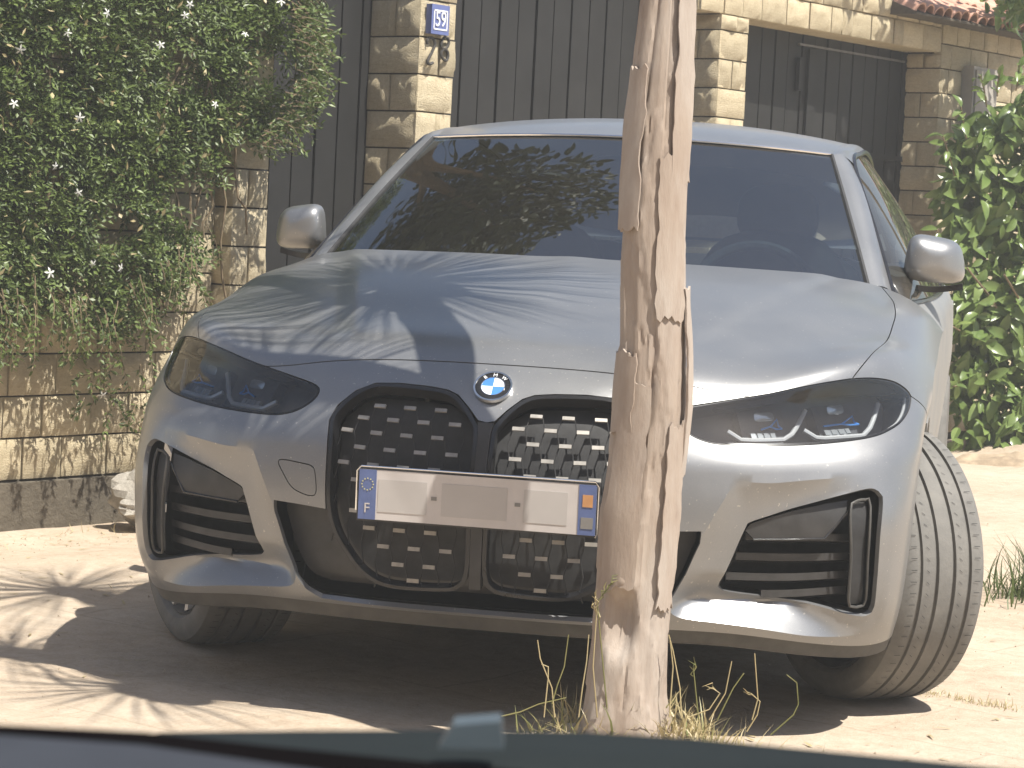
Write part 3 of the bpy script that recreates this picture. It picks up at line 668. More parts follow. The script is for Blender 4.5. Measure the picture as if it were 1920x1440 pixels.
# --- headlights
def ubox(mbx, u, t, wu, wt, off, dep, rz=0):
    p, x, y, n = frame_at(u, t); rot = Matrix((x, y, n)).transposed() @ Matrix.Rotation(rz, 3, 'Z'); return mbx.box(p+n*off, (wu, wt, dep), rot)
for sg in (1, -1):
    H = HLS if sg > 0 else mir(HLS); m2 = lambda L: [(sg*u, t) for u, t in L]
    hl = cdt_panel('headlight', offset_poly(H, .001), [offset_poly(H, .006)], base(-.002), 'gloss_black', car, .012, (), .075)
    cdt_panel('housing', offset_poly(H, .001), [], base(-.072), 'lamp_housing', hl, .03, (), 0)
    cdt_panel('lens', offset_poly(H, .003), [], base(-.0012), 'lens_glass', hl, .016, (), 0)
    shelf = [(.42, .575), (.545, .578), (.645, .596), (.757, .60), (.86, .582), (.90, .556), (.84, .548), (.74, .556), (.60, .556), (.50, .545)]
    cdt_panel('upper_bezel', resample(m2(shelf) if sg > 0 else m2(shelf)[::-1], .02), [], base(-.022), 'dark_plastic', hl, .02, (), .02)
    for drl in ([(.512, .482), (.542, .459), (.571, .457), (.632, .457), (.648, .470), (.662, .498), (.674, .526)], [(.672, .479), (.698, .458), (.714, .455), (.792, .453), (.807, .470), (.824, .505), (.835, .528)]):
        q = resample(drl, .01, False); MB().tube([SP(sg*u, t, -.022) for u, t in q], .0058, 8).build('running_light', 'drl', hl)
    for cu, blue in ((.592, [(.585, .490), (.605, .497), (.618, .512), (.622, .497), (.630, .490)]), (.744, [(.715, .490), (.752, .492), (.775, .506), (.778, .494), (.788, .488)])):
        b_ = MB(); ubox(b_, sg*cu, .500, .108, .082, -.055, .03); pr = b_.build('projector_housing', 'lamp_housing', hl, False)
        b_ = MB()
        p, x, y, n = frame_at(sg*cu, .523); rot = Matrix((x, y, n)).transposed(); V = []; F = []
        for k in range(20):
            a = 2*math.pi*k/20; cx_, sy_ = math.cos(a), math.sin(a); e = .5
            V.append(p+rot @ Vector((.024*math.copysign(abs(cx_)**e, cx_), .0105*math.copysign(abs(sy_)**e, sy_), -.036)))
        V += [p+rot @ Vector((0, 0, -.030))]; F = [(k, (k+1) % 20, 20) for k in range(20)]
        obj('projector_lens', V, F, 'lamp_lens', hl)
        b_ = MB(); ubox(b_, sg*cu, .476, .056, .016, -.038, .006)
        for k in range(4): ubox(b_, sg*(cu-.021+.014*k), .476, .011, .013, -.034, .004)
        b_.build('reflector_strip', 'lamp_lens', hl, False)
        MB().tube([SP(sg*u, t, -.030) for u, t in blue], .0022, 6).build('blue_blade', 'blue_accent', hl)
        MB().tube([SP(sg*u, t, -.030) for u, t in (blue[1], ((blue[1][0]+blue[4][0])/2, blue[4][1]), blue[4])], .0022, 6).build('blue_blade', 'blue_accent', hl)
    MB().tube([SP(sg*u, t, -.012) for u, t in smooth_poly([(.917, .535), (.903, .502), (.878, .470), (.85, .455)], .01, False)], .0035, 8).build('side_marker', 'drl', hl)
# --- corner intakes
for sg in (1, -1):
    I = INT if sg > 0 else mir(INT); P0, N0 = base(0)(I[:, 0], I[:, 1]); P0 = P0-N0*idep(I[:, 0], I[:, 1])[:, None]; n = len(I); V = [tuple(q) for q in P0]+[tuple(q+np.array((0, .10, 0))) for i, q in enumerate(P0)]
    F = [(i, (i+1) % n, n+(i+1) % n, n+i) for i in range(n)]
    if sg > 0: F = F
    ia = obj('corner_intake', V, F, 'dark_plastic', car)
    cdt_panel('intake_back', offset_poly(I, -.002), [], lambda U, T: ((lambda Pq: (Pq[0]+np.array((0, .115, 0)), Pq[1]))(base(-.03)(U, T))), 'matt_black', ia, .03, (), 0)
    for t in (.115, .158, .20, .243):
        u0, u1 = (.50, .80); q = [(u, t+(.012 if t > .24 else .0)*0) for u in np.linspace(u0, u1, 16)]; q = [a for a in q if inside(offset_poly(INT, .004), np.array([a]))[0]]
        if len(q) < 2: continue
        V = []; F = []
        for u, t_ in q:
            b0 = SP(sg*u, t_, -.058)
            for dy, dz in ((0, .010), (0, -.006), (.05, -.016), (.05, .0)): V.append(b0+Vector((0, dy, dz)))
        for i in range(len(q)-1):
            for k in range(4): F.append((i*4+k, i*4+(k+1) % 4, (i+1)*4+(k+1) % 4, (i+1)*4+k))
        obj('intake_slat', V, F, 'dark_plastic', ia, False)
    bl = [(.572, .262), (.592, .243), (.735, .249), (.775, .315), (.776, .340), (.735, .333), (.67, .313), (.62, .294), (.583, .278)]
    cdt_panel('intake_blade', resample([(sg*u, t) for u, t in (bl if sg > 0 else bl[::-1])], .012), [], base(-.036), 'dark_plastic', ia, .02, (), .02)
    MB().tube([SP(sg*u, t, -.034) for u, t in ((.590, .241), (.66, .243), (.735, .247), (.778, .318))], .003, 6).build('blade_edge', 'gloss_black', ia)
    cv = smooth_poly([(.782, .333), (.806, .337), (.820, .325), (.823, .20), (.828, .105), (.815, .090), (.795, .090), (.786, .105), (.783, .20), (.776, .315)], .012)
    MB().tube([SP(sg*u, t, -.020) for u, t in np.vstack([cv, cv[:1]])], .0032, 6, False).build('curtain_frame', 'dusty_black', ia)
    cdt_panel('air_curtain', offset_poly(cv if sg > 0 else mir(cv), .002), [], base(-.03), 'matt_black', ia, .03, (), 0)
# --- chin and underside
V = []; F = []
us = np.linspace(-1.0, 1.0, 41)
for u in us:
    q = Vector(body([u], [.004])[0]); V += [q+Vector((0, .006, .004)), q+Vector((-.012*u, .03, -.034)), q+Vector((-.05*u, .12, -.05)), Vector((q.x*.9, -.1, .16))]
for i in range(len(us)-1):
    for k in range(3): F.append((i*4+k, (i+1)*4+k, (i+1)*4+k+1, i*4+k+1))
obj('chin_spoiler', V, F, 'dusty_black', car, True, 40)
MB().box((0, 1.65, .165), (1.5, 3.9, .02)).build('underbody', 'matt_black', car, False)
# --- greenhouse
HB = np.linspace(-.70, .70, 29)
def ws_bottom(a):
    u = -.70+1.4*a; p = Vector(body([u], [1.6])[0]); return p+Vector((0, .035, -.012))
def ws_top(a):
    x = -.578+1.156*a; k = (x/.578)**2; return Vector((x, .935+.122*k, 1.360-.020*k))
def ws(a, b): return ws_bottom(a).lerp(ws_top(a), b)+Vector((0, -.5, .85))*(.022*math.sin(math.pi*b)*(1-(2*a-1)**4*.6))
V, F = grid(ws, 28, 14); obj('windscreen', V, F, 'windscreen_glass', car)
def strip(nm, f, nu, nv, mat, par=car, flip=False):
    V, F = grid(f, nu, nv, flip); return obj(nm, V, F, mat, par)
MB().tube([ws(i/40, .004)+Vector((0, -.008, .0)) for i in range(41)], .009, 6).build('cowl_seal', 'matt_black', car)
MB().tube([ws(i/30, 1.0)+Vector((0, -.004, .003)) for i in range(31)], .004, 6).build('header_trim', 'chrome', car)
RC = [(.935, 1.362), (1.05, 1.389), (1.2, 1.414), (1.5, 1.440), (1.9, 1.441), (2.3, 1.412), (2.7, 1.34)]
RE = [(.578, 1.057, 1.340), (.582, 1.14, 1.356), (.590, 1.25, 1.372), (.598, 1.5, 1.392), (.603, 1.9, 1.39), (.60, 2.3, 1.358), (.57, 2.75, 1.285)]
RS = cardinal(np.arange(7.))
def roof(a, b):
    w = basis(np.arange(7.), RS, np.array([b*6]))[0]; yc, zc = w@np.array(RC); xe, ye, ze = w@np.array(RE); x = (2*a-1); k = abs(x)**2.3
    return Vector((x*xe, yc+(ye-yc)*k, zc+(ze-zc)*k))
strip('roof', roof, 28, 24, 'paint')
def curve(P):
    P = np.array(P, float); Mt = cardinal(np.arange(float(len(P)))); return lambda b: Vector(basis(np.arange(float(len(P))), Mt, np.array([b*(len(P)-1)]))[0]@P)
RAIL = [(.792, .535, .972), (.718, .80, 1.150), (.640, 1.10, 1.322), (.640, 1.30, 1.360), (.642, 1.6, 1.378), (.642, 2.0, 1.365), (.635, 2.4, 1.312), (.64, 2.8, 1.215), (.68, 3.15, 1.09)]
BELT = [(.835, .585, .945), (.868, .80, .950), (.885, 1.10, .953), (.892, 1.40, .956), (.895, 1.75, .962), (.890, 2.1, .972), (.872, 2.5, .99), (.82, 2.85, 1.02), (.72, 3.2, 1.065)]
SHO = [(.925, .85, .865), (.925, 1.05, .862), (.926, 1.3, .862), (.926, 1.6, .865), (.926, 1.9, .87), (.926, 2.3, .88), (.925, 2.7, .89), (.90, 3.1, .90), (.85, 3.5, .90)]
rail, belt, sho = curve(RAIL), curve(BELT), curve(SHO)
for sg in (1, -1):
    mx_ = lambda v: Vector((sg*v.x, v.y, v.z)); fl_ = sg < 0
    wse = lambda b: ws(1, b)
    ap_in = lambda b: wse(b)+Vector((.006, .006, .002)); ap_out = curve([(.792, .535, .972), (.737, .74, 1.112), (.680, .95, 1.245), (.628, 1.13, 1.332)])
    strip('a_pillar', lambda a, b: mx_(ap_in(b).lerp(ap_out(b), a)+Vector((.35, -.55, .6))*(.014*math.sin(math.pi*a))), 6, 14, 'paint', car, fl_)
    MB().tube([mx_(wse(i/20)+Vector((.003, .001, .001))) for i in range(21)], .006, 6).build('pillar_seal', 'matt_black', car)
    ro = lambda b: roof(1, b)
    strip('roof_rail', lambda a, b: mx_(ro(b*.98).lerp(rail(.25+.62*b), a)+Vector((.5, 0, .85))*(.010*math.sin(math.pi*a))), 5, 20, 'paint', car, fl_)
    strip('side_window', lambda a, b: mx_(belt(b).lerp(rail(b)+Vector((-.004, 0, -.008)), a)+Vector((.02*math.sin(math.pi*a), 0, 0))), 6, 26, 'side_glass', car, not fl_)
    MB().tube([mx_(rail(i/40)+Vector((.004, 0, -.006))) for i in range(41)], .008, 6).build('window_trim', 'gloss_black', car)
    MB().tube([mx_(belt(i/40)+Vector((.006, 0, .0))) for i in range(41)], .007, 6).build('belt_trim', 'gloss_black', car)
    up0 = lambda b: Vector(body([1.13], [1.6])[0]) if b == 0 else sho(b)
    strip('upper_door', lambda a, b: mx_(sho(b).lerp(belt(b)+Vector((.008, 0, -.004)), a)+Vector((.8, 0, .6))*(.010*math.sin(math.pi*a))), 6, 28, 'dusty_paint', car, not fl_)
    # fender cap between shoulder, pillar foot and upper door
    q = [Vector(body([u], [1.6])[0]) for u in np.linspace(.70, 1.13, 9)]; e = [ap_in(0).lerp(belt(0)+Vector((.004, .02, .01)), i/8) if i < 6 else (belt(0)+Vector((.004, .02, .01))).lerp(sho(0)+Vector((0, .02, 0)), (i-5)/3) for i in range(9)]
    strip('scuttle_corner', lambda a, b: mx_(q[int(round(a*8))].lerp(e[int(round(a*8))], b)), 8, 3, 'paint', car, fl_)
    # body side
    zs = [.15, .25, .4, .55, .7, .8, .9]; xsd = [.862, .885, .903, .914, .922, .924, .922]
    def side_fn(Yq, Zq):
        X = np.interp(Zq, zs, xsd) + .010*np.exp(-((Yq-2.85)/.6)**2-((Zq-.7)/.2)**2) - .22*np.clip(Yq-3.15, 0, 9)**2 - .012*np.exp(-((Zq-.42)/.06)**2)*np.clip((Yq-.5)/.2, 0, 1)*np.clip((2.4-Yq)/.2, 0, 1)
        X = X-.003
        P = np.stack([sg*X, Yq, Zq], 1); N = np.tile(np.array([sg*1., 0, 0]), (len(P), 1)); return P, N
    c7 = [(float(p[1]), float(p[2])) for p in body([1.13]*14, np.linspace(.44, 1.6, 14))]
    arch = [(.365*math.cos(a), .335+.352*math.sin(a)) for a in np.linspace(R(-20), R(112), 20)]; arch2 = [(2.856+.365*math.cos(a), .335+.36*math.sin(a)) for a in np.linspace(R(-20), R(200), 30)]
    sp_ = c7+[(v[1], v[2]) for v in SHO[1:]]+[(3.85, .80), (3.86, .5), (3.75, .22)]+arch2+arch
    sp_ = resample(sp_[::-1], .06)
    cdt_panel('body_side', sp_, [], side_fn, 'dusty_paint', car, .05, (), .012, 40, sg < 0)
    sl2 = MB().box((sg*.86, 1.42, .20), (.08, 2.1, .05)).build('sill', 'dusty_black', car, False)
strip('rear_window', lambda a, b: Vector(roof(a, 1)).lerp(Vector(((2*a-1)*.66, 3.38, 1.07)), b)+Vector((0, .02, .03))*math.sin(math.pi*b), 14, 10, 'side_glass')
strip('boot_lid', lambda a, b: Vector(((2*a-1)*(.70+.06*b), 3.36+.50*b-.08*b*abs(2*a-1)**2, 1.075-.03*b-.10*abs(2*a-1)**3*(1-.3*b))), 14, 6, 'paint')
strip('rear_bumper', lambda a, b: Vector(((2*a-1)*(.80-.04*b), 3.88-.14*abs(2*a-1)**3, .22+.80*b)), 14, 6, 'paint', car, False)
# --- cabin
MB().box((0, 1.9, .36), (1.55, 3.0, .04)).build('cabin_floor', 'interior', car, False)
strip('dashboard', lambda a, b: Vector(((2*a-1)*.72, .48+.42*b-.16*(1-abs(2*a-1)**2)*(1-b), .955-.02*b+.012*math.sin(6.28*a)**2-.25*max(0, b-.8)*4)), 20, 10, 'dash_top')
sw = MB(); c_ = Vector((.385, 1.0, .905)); tl = Matrix.Rotation(R(-22), 3, 'X')
sw.tube([c_+tl @ Vector((.183*math.cos(2*math.pi*i/40), 0, .183*math.sin(2*math.pi*i/40))) for i in range(41)], .015, 8, False)
sw.tube([c_+tl @ Vector((-.17, 0, 0)), c_, c_+tl @ Vector((.17, 0, 0))], .02, 6); sw.tube([c_, c_+tl @ Vector((0, 0, -.17))], .02, 6)
sw.build('steering_wheel', 'dash_top', car)
def blob(c, d, ex=2.6, n=16, tilt=0):
    V = []; F = []; rot = Matrix.Rotation(tilt, 3, 'X'); pw = lambda v: math.copysign(abs(v)**(2/ex), v)
    for j in range(n+1):
        ph = -math.pi/2+math.pi*j/n
        for i in range(n*2):
            th = math.pi*i/n; V.append(Vector(c)+rot @ Vector((d[0]/2*pw(math.cos(ph))*pw(math.cos(th)), d[1]/2*pw(math.cos(ph))*pw(math.sin(th)), d[2]/2*pw(math.sin(ph)))))
    m = n*2
    for j in range(n):
        for i in range(m): F.append((j*m+i, j*m+(i+1) % m, (j+1)*m+(i+1) % m, (j+1)*m+i))
    return V, F
for sg in (1, -1):
    b_ = MB(); b_.add(*blob((sg*.38, 1.62, .80), (.50, .16, .66), 3, 12, R(-16))); b_.add(*blob((sg*.38, 1.45, .52), (.50, .55, .16), 3, 12)); st_ = b_.build('front_seat', 'interior', car)
    obj('headrest', *blob((sg*.38, 1.76, 1.17), (.26, .10, .19), 2.8, 12, R(-10)), 'interior', st_)
    b_ = MB(); b_.add(*blob((sg*.36, 2.55, .80), (.56, .16, .55), 3, 12, R(-22))); b_.build('rear_seat', 'interior', car)
obj('inner_mirror', *blob((0, 1.05, 1.285), (.22, .03, .06), 3, 10), 'interior', car)
# --- door mirrors
for sg in (1, -1):
    V = []; F = []; n1, n2 = 40, 26; pw = lambda v, e: math.copysign(abs(v)**e, v)
    for j in range(n2+1):
        b = (j/n2)**2.2; k = max(0, 1-(1-b)**3.0)**.42 if j else 0.
        for i in range(n1):
            a = 2*math.pi*i/n1; x = .078*k*pw(math.cos(a), .5); zq = .063*k*pw(math.sin(a), .5)
            x *= 1-.12*(zq/.066); y = -.085+.10*b
            y += .055*(x/.09)*(.6+.4*b); zq -= .012*(x/.084)*(1 if zq > 0 else .3)
            V.append((sg*(.893+x), .80+y, 1.062+zq))
    for j in range(n2):
        for i in range(n1):
            f = (j*n1+i, j*n1+(i+1) % n1, (j+1)*n1+(i+1) % n1, (j+1)*n1+i); F.append(f if sg > 0 else f[::-1])
    F.append(tuple(n2*n1+i for i in range(n1)))
    dm = obj('door_mirror', V, F, 'paint', car, True, 50)
    n3 = 20; V = [(sg*(.80+.17*i/n3), .75+.10*math.sin(1.6*i/n3)+dy*(1-.45*i/n3), .992-.012*math.sin(math.pi*i/n3)+dz) for i in range(n3+1) for dy, dz in ((0, .008), (.07, .008), (.07, -.008), (0, -.008))]
    F = [(i*4+k, i*4+(k+1) % 4, (i+1)*4+(k+1) % 4, (i+1)*4+k) for i in range(n3) for k in range(4)]+[(0, 1, 2, 3), (n3*4+3, n3*4+2, n3*4+1, n3*4)]
    obj('mirror_foot', V, F, 'gloss_black', dm, False)
# --- wheels
def lathe(prof, n):
    V = []; F = []; m = len(prof)
    for i in range(n):
        a = 2*math.pi*i/n
        for w, r in prof: V.append((w, r*math.cos(a), r*math.sin(a)))
    for i in range(n):
        for k in range(m-1): F.append((i*m+k, ((i+1) % n)*m+k, ((i+1) % n)*m+k+1, i*m+k+1))
    return V, F
hw = .122; Rt = .334; prof = [(-.104, .258), (-.118, .268), (-.1235, .286), (-.121, .305), (-.110, .322), (-.097, Rt-.006)]
tread = []
gr = [-.066, -.023, .023, .066]
cur = -.088; tread.append((cur, Rt-.0025))
for gc in gr: tread += [(gc-.0052, Rt-.0015*abs(gc)/.07*1.2), (gc-.004, Rt-.009), (gc+.004, Rt-.009), (gc+.0052, Rt-.0015*abs(gc)/.07*1.2)]
tread.append((.088, Rt-.0025))
prof = prof+tread+[(-w, r) for w, r in prof[::-1]]
tv, tf = lathe(prof, 96); tyre_me = mesh_data('tyre', tv, tf, 'tyre', True, 32)
cutm = MB()                                                                   # sipes across the tread ribs
for k in range(78):
    a = 2*math.pi*k/78
    for w0, w1, sk in ((-.094, -.078, 0), (.078, .094, 0), (-.052, -.044, .02), (.036, .044, .02)):
        V = []
        for w, aa in ((w0, a), (w1, a+sk)):
            for da, rr in ((-.0022, Rt+.0004-(.0045 if abs(w) > .1 else 0)), (.0022, Rt+.0004-(.0045 if abs(w) > .1 else 0))): V.append((w, rr*math.cos(aa+da), rr*math.sin(aa+da)))
        cutm.add(V, [(0, 1, 3, 2)])
cut_me = mesh_data('tread_sipes', cutm.V, cutm.F, 'groove', False)
rv, rf = lathe([(-.10, .262), (-.110, .254), (-.10, .246), (.06, .238), (.098, .246), (.112, .254), (.104, .262)], 64); rim_me = mesh_data('rim_barrel', rv, rf, 'rim_dark', True, 40)
spm = MB()
for k in range(10):
    a = 2*math.pi*k/10+(.07 if k % 2 else -.07)
    d = Vector((0, math.cos(a), math.sin(a))); e_ = Vector((0, -d.z, d.y)); V = []
    for r, wdt, x in ((.04, .016, .060), (.15, .009, .092), (.248, .013, .108)):
        V += [d*r+e_*wdt+Vector((x, 0, 0)), d*r-e_*wdt+Vector((x, 0, 0)), d*r-e_*wdt+Vector((x-.025, 0, 0)), d*r+e_*wdt+Vector((x-.025, 0, 0))]
    spm.add(V, [(i*4+k2, (i+1)*4+k2, (i+1)*4+(k2+1) % 4, i*4+(k2+1) % 4) for i in range(2) for k2 in range(4)])
spv, spf = disc(.0001, .05, .055, .02); spm.add([(z_, x_, y_) for x_, y_, z_ in spv], spf)
sp_me = mesh_data('spokes', spm.V, spm.F, 'rim', False)
dkv, dkf = disc(.03, .17, -.01, .02); disc_me = mesh_data('brake_disc', [(z_, x_, y_) for x_, y_, z_ in dkv], dkf, 'rim_dark', True, 40)
for (x, y, st_a) in ((.797, 0, R(34)), (-.84, 0, R(36)), (.808, 2.856, 0), (-.808, 2.856, 0)):
    m = Matrix.Translation((x, y, .3305)) @ Matrix.Rotation(st_a, 4, 'Z') @ (Matrix.Rotation(math.pi, 4, 'Z') if x < 0 else Matrix.Identity(4))
    ty = from_data('wheel', tyre_me, car, m)
    tag(from_data('tread_sipes', cut_me, ty, m), kind='stuff'); from_data('rim', rim_me, ty, m); from_data('spokes', sp_me, ty, m); from_data('brake_disc', disc_me, ty, m)
for sg in (1, -1):
    for yc in (0, 2.856):
        V, F = lathe([(-.21, .02), (-.21, .395), (.06, .395)], 32); V = [(sg*(.80+w), yc+a, max(.17, .335+b)) for w, a, b in V]; obj('wheel_liner', V, F, 'matt_black', car)

# ------------------------------------------------------------------ bare-trunk yucca in front of the car
yt = empty('yucca_tree', TREE, 'bare pale peeling trunk of a yucca tree standing right in front of the car', 'tree')
TD = 4.85
prof_px = [(1345, 1090, 1256), (1300, 1098, 1252), (1200, 1113, 1255), (1100, 1124, 1260), (960, 1133, 1272), (880, 1146, 1276), (760, 1158, 1285), (640, 1165, 1287), (480, 1163, 1285), (240, 1178, 1294), (0, 1203, 1302), (-120, 1212, 1306)]
rings = []
for v, l, r in prof_px:
    a, b = at_depth(l, v, TD), at_depth(r, v, TD); rings.append((*((a+b)/2), np.linalg.norm(b-a)/2))
top = rings[-1]
for dx, dy, z, r in ((.0, .13, 1.92, .060), (-.015, .33, 2.2, .060), (-.02, .47, 2.45, .055)): rings.append((top[0]+dx, top[1]+dy, z, r))
rings.insert(0, (rings[0][0], rings[0][1], -.05, rings[0][3]*1.25))
rings = np.array(rings); kz = rings[:, 2]; NRG, NSG = 260, 96; V = []; F = []
rtv = Vector((_r[0], _r[1], 0)); fwv = Vector((-math.sin(YAW), math.cos(YAW), 0))
zz_ = np.concatenate([np.linspace(-.05, 1.72, 230), np.linspace(1.74, 2.45, 31)])
for z in zz_:
    cx_ = np.interp(z, kz, rings[:, 0]); cy_ = np.interp(z, kz, rings[:, 1]); r0 = np.interp(z, kz, rings[:, 3])
    for i in range(NSG):
        a = 2*math.pi*i/NSG; ca, sa = math.cos(a), math.sin(a)
        fl = fbm(ca*1.5, sa*1.5, z*.75, 3)                       # slow lumps
        pe = fbm(ca*.95+5, sa*.95, z*2.3+fbm(ca*6, sa*6, z*9, 3)*.12, 4)       # peeling plates
        d = .006*fl + 0.0026*(1 if pe > .05 else 0) + .0024*(1 if pe > .3 else 0) - .003*(1 if pe < -.3 else 0)
        ridge = fbm(ca*4.2, sa*4.2, z*.5, 2); d += .0012*ridge - .003*max(0, .06-abs(fbm(ca*1.3+9, sa*1.3, z*.55, 2)))/.06
        fa = math.atan2(sa, ca)
        # hollow on the near side low on the trunk (angle -100 deg faces the camera)
        h = math.exp(-(((fa+R(112))/.42)**2+((z-.33)/.062)**2)**2); d -= .030*h
        h = math.exp(-(((fa+R(112))/.40)**2+((z-.405)/.018)**2)); d += .007*h
        if z < .22: d += .012*(.22-z)/.22*math.sin(5*a+1.1)*(1.4 if math.sin(5*a+1.1) > 0 else .6)
        V.append(Vector((cx_, cy_, z))+rtv*(ca*(r0+d))+fwv*(sa*(r0*.92+d)))
for j in range(len(zz_)-1):
    for i in range(NSG): F.append((j*NSG+i, j*NSG+(i+1) % NSG, (j+1)*NSG+(i+1) % NSG, (j+1)*NSG+i))
obj('trunk', V, F, 'bark', yt, True, 38)
def ctr(z): return Vector((np.interp(z, kz, rings[:, 0]), np.interp(z, kz, rings[:, 1]), z)), float(np.interp(z, kz, rings[:, 3]))
# loose splinters and bark plates
def plate(z0, z1, a0, a1, lift, th=.004, seed=0):
    n1, n2 = 8, 22; V = []; F = []
    for lay in (0, 1):
        for j in range(n2+1):
            z = z0+(z1-z0)*j/n2; c, r = ctr(z); q = j/n2
            for i in range(n1+1):
                wob = .10*fbm(z*14, seed, i*0, 3)+.05*fbm(z*40, seed+4, 0, 2); t = i/n1; a = a0+(a1-a0)*t + (wob if t > .5 else -wob*.8)*abs(t-.5)*2
                zz = z+(.02*fbm(t*5, seed+2, 0, 2) if j in (0, n2) else 0); d = r+.005+lift*(abs(t-.5)*2)**2*math.sin(math.pi*min(1, q*1.1)) + (th if lay else 0)
                V.append(Vector((c.x, c.y, zz))+rtv*(math.cos(a)*d)+fwv*(math.sin(a)*d*.93))
    m = (n1+1)*(n2+1)
    for j in range(n2):
        for i in range(n1):
            q = (j*(n1+1)+i, j*(n1+1)+i+1, (j+1)*(n1+1)+i+1, (j+1)*(n1+1)+i); F += [q[::-1], tuple(k+m for k in q)]
    B = [i for i in range(n1+1)]+[j*(n1+1)+n1 for j in range(1, n2+1)]+[n2*(n1+1)+i for i in range(n1-1, -1, -1)]+[j*(n1+1) for j in range(n2-1, 0, -1)]
    for k in range(len(B)): a, b = B[k], B[(k+1) % len(B)]; F.append((a, b, b+m, a+m))
    obj('bark_plate', V, F, 'bark', yt, True, 40)
for z0, z1, a0, a1, lf, sd in ((.62, .99, -32, -8, .006, 1), (.40, .80, -150, -95, .003, 2), (.36, .72, -62, -28, .003, 3), (1.10, 1.42, -170, -120, .003, 5), (.70, .86, -175, -120, .003, 4), (.93, 1.25, -88, -40, .003, 7), (1.2, 1.62, -70, -30, .003, 8)): plate(z0, z1, R(a0), R(a1), lf, .0045, sd)
# rosettes of sword leaves above the picture, their shadows fall on the bonnet and the sand
def rosette(c, n, L, droop, seed):
    rg = random.Random(seed); mb = MB()
    for i in range(n):
        az = rg.uniform(0, 2*math.pi); el = math.asin(rg.uniform(-.55, .98)); l = L*rg.uniform(.75, 1.1)*(1-.12*abs(el)); w = rg.uniform(.0018, .0036)
        d = Vector((math.cos(az)*math.cos(el), math.sin(az)*math.cos(el), math.sin(el))); sd = d.cross(Vector((0, 0, 1))).normalized()
        P = []; p = Vector(c)+d*.03
        for k in range(6):
            P.append(p.copy()); p = p+d*(l/5); d = (d+Vector((0, 0, -droop*rg.uniform(.5, 1.5)))).normalized()
        V = []
        for k, q in enumerate(P):
            ww = w*(.55, 1, 1, .85, .55, .06)[k]; V += [q-sd*ww, q+sd*ww]
        mb.add(V, [(2*k, 2*k+1, 2*k+3, 2*k+2) for k in range(5)])
    return mb
HEADS = [((rings[-1][0]+.01, rings[-1][1]+.02, 2.50), 520, .52, .10, 3)]
tp = Vector(rings[-2][:3])
for hd, n, L, sd in (((.28, -1.27, 2.32), 150, .44, 4), ((-.06, -.20, 3.0), 210, .60, 5), ((-.10, -.98, 2.45), 150, .58, 6)):
    HEADS.append((hd, n, L, .10, sd))
    MB().tube([Vector(rings[-4][:3])-Vector((0, 0, .02)) if sd != 5 else tp, (Vector(rings[-4][:3])*.5+Vector(hd)*.5)+Vector((0, 0, -.12)), Vector(hd)], [.05, .042, .038], 12).build('branch', 'bark', yt)
for c_h, n, L, dr, sd in HEADS:
    tag(rosette(c_h, n, L, dr, sd).build('leaf_rosette', 'yucca_leaf', yt), kind='stuff')
    MB().tube([Vector(c_h)+Vector((0, 0, z)) for z in (-.34, -.2, -.06, .04, .10)], [.045, .075, .08, .06, .015], 12).build('crown_stump', 'bark', yt)

# ------------------------------------------------------------------ jasmine over the garden wall
def wpt(u, v, n): return on_wall(u, v, n)
def leaf_quad(mb, p, d, nrm, L, Wd):
    sd = d.cross(nrm).normalized(); mb.add([p, p+d*(L*.45)+sd*Wd+nrm*(L*.06), p+d*L, p+d*(L*.45)-sd*Wd+nrm*(L*.06)], [(0, 1, 2, 3)])
jas = empty('jasmine', W(-.2, .1, 0), 'dense jasmine with white star flowers hanging over the garden wall', 'climber')
JP = np.array([(-260, -330), (420, -330), (560, -120), (600, 20), (606, 120), (590, 190), (545, 235), (470, 262), (418, 300), (415, 350), (330, 310), (300, 345), (330, 420), (385, 470), (330, 530), (300, 570), (250, 600), (210, 630), (150, 600), (80, 585), (0, 600), (-260, 640)], float)
def rdir(rg): 
    z = rg.uniform(-1, 1); a = rg.uniform(0, 2*math.pi); r = math.sqrt(1-z*z); return Vector((r*math.cos(a), r*math.sin(a), z))
rg = random.Random(21); fol = MB(); stems = MB(); cnt = 0
lo, hi = JP.min(0), JP.max(0); depthmax = {}
def thick(u, v):
    d = float(pdist(JP, np.array([[u, v]]))[0]); return .06+.42*min(1, d/190)**.8
cells = np.array([(rg.uniform(lo[0], hi[0]), rg.uniform(lo[1], hi[1])) for _ in range(17000)]); ins = inside(JP, cells)
for (u, v), ok in zip(cells, ins):
    if not ok: continue
    # gaps: looser growth low down and in patches
    dn = fbm(u/95., v/95., 2.2, 3); low = sstep(330, 620, v)
    if dn < -.42+.10*low: continue
    th = thick(u, v); n = .03+th*(rg.random()**.45)
    n *= 1+.25*fbm(u/60., v/60., 7.7, 2)
    p = wpt(u, v, n-.05); d = (rdir(rg)+WN*.7+Vector((0, 0, -.35))).normalized(); nr = (rdir(rg)*.8+WN*.6+Vector((0, 0, .8))).normalized(); nr = (nr-d*nr.dot(d)).normalized()
    L = rg.uniform(.05, .085); k = rg.choice((5, 7, 7)); sd = d.cross(nr)
    for i in range(k//2):
        q = p+d*(L*(i+.5)/(k//2+.5))
        for sgn in (-1, 1): leaf_quad(fol, q, (sd*sgn+d*.55).normalized(), (nr+rdir(rg)*.25).normalized(), rg.uniform(.016, .036), rg.uniform(.0038, .0065))
    leaf_quad(fol, p+d*L*.9, d, nr, rg.uniform(.024, .036), .0065); cnt += 1
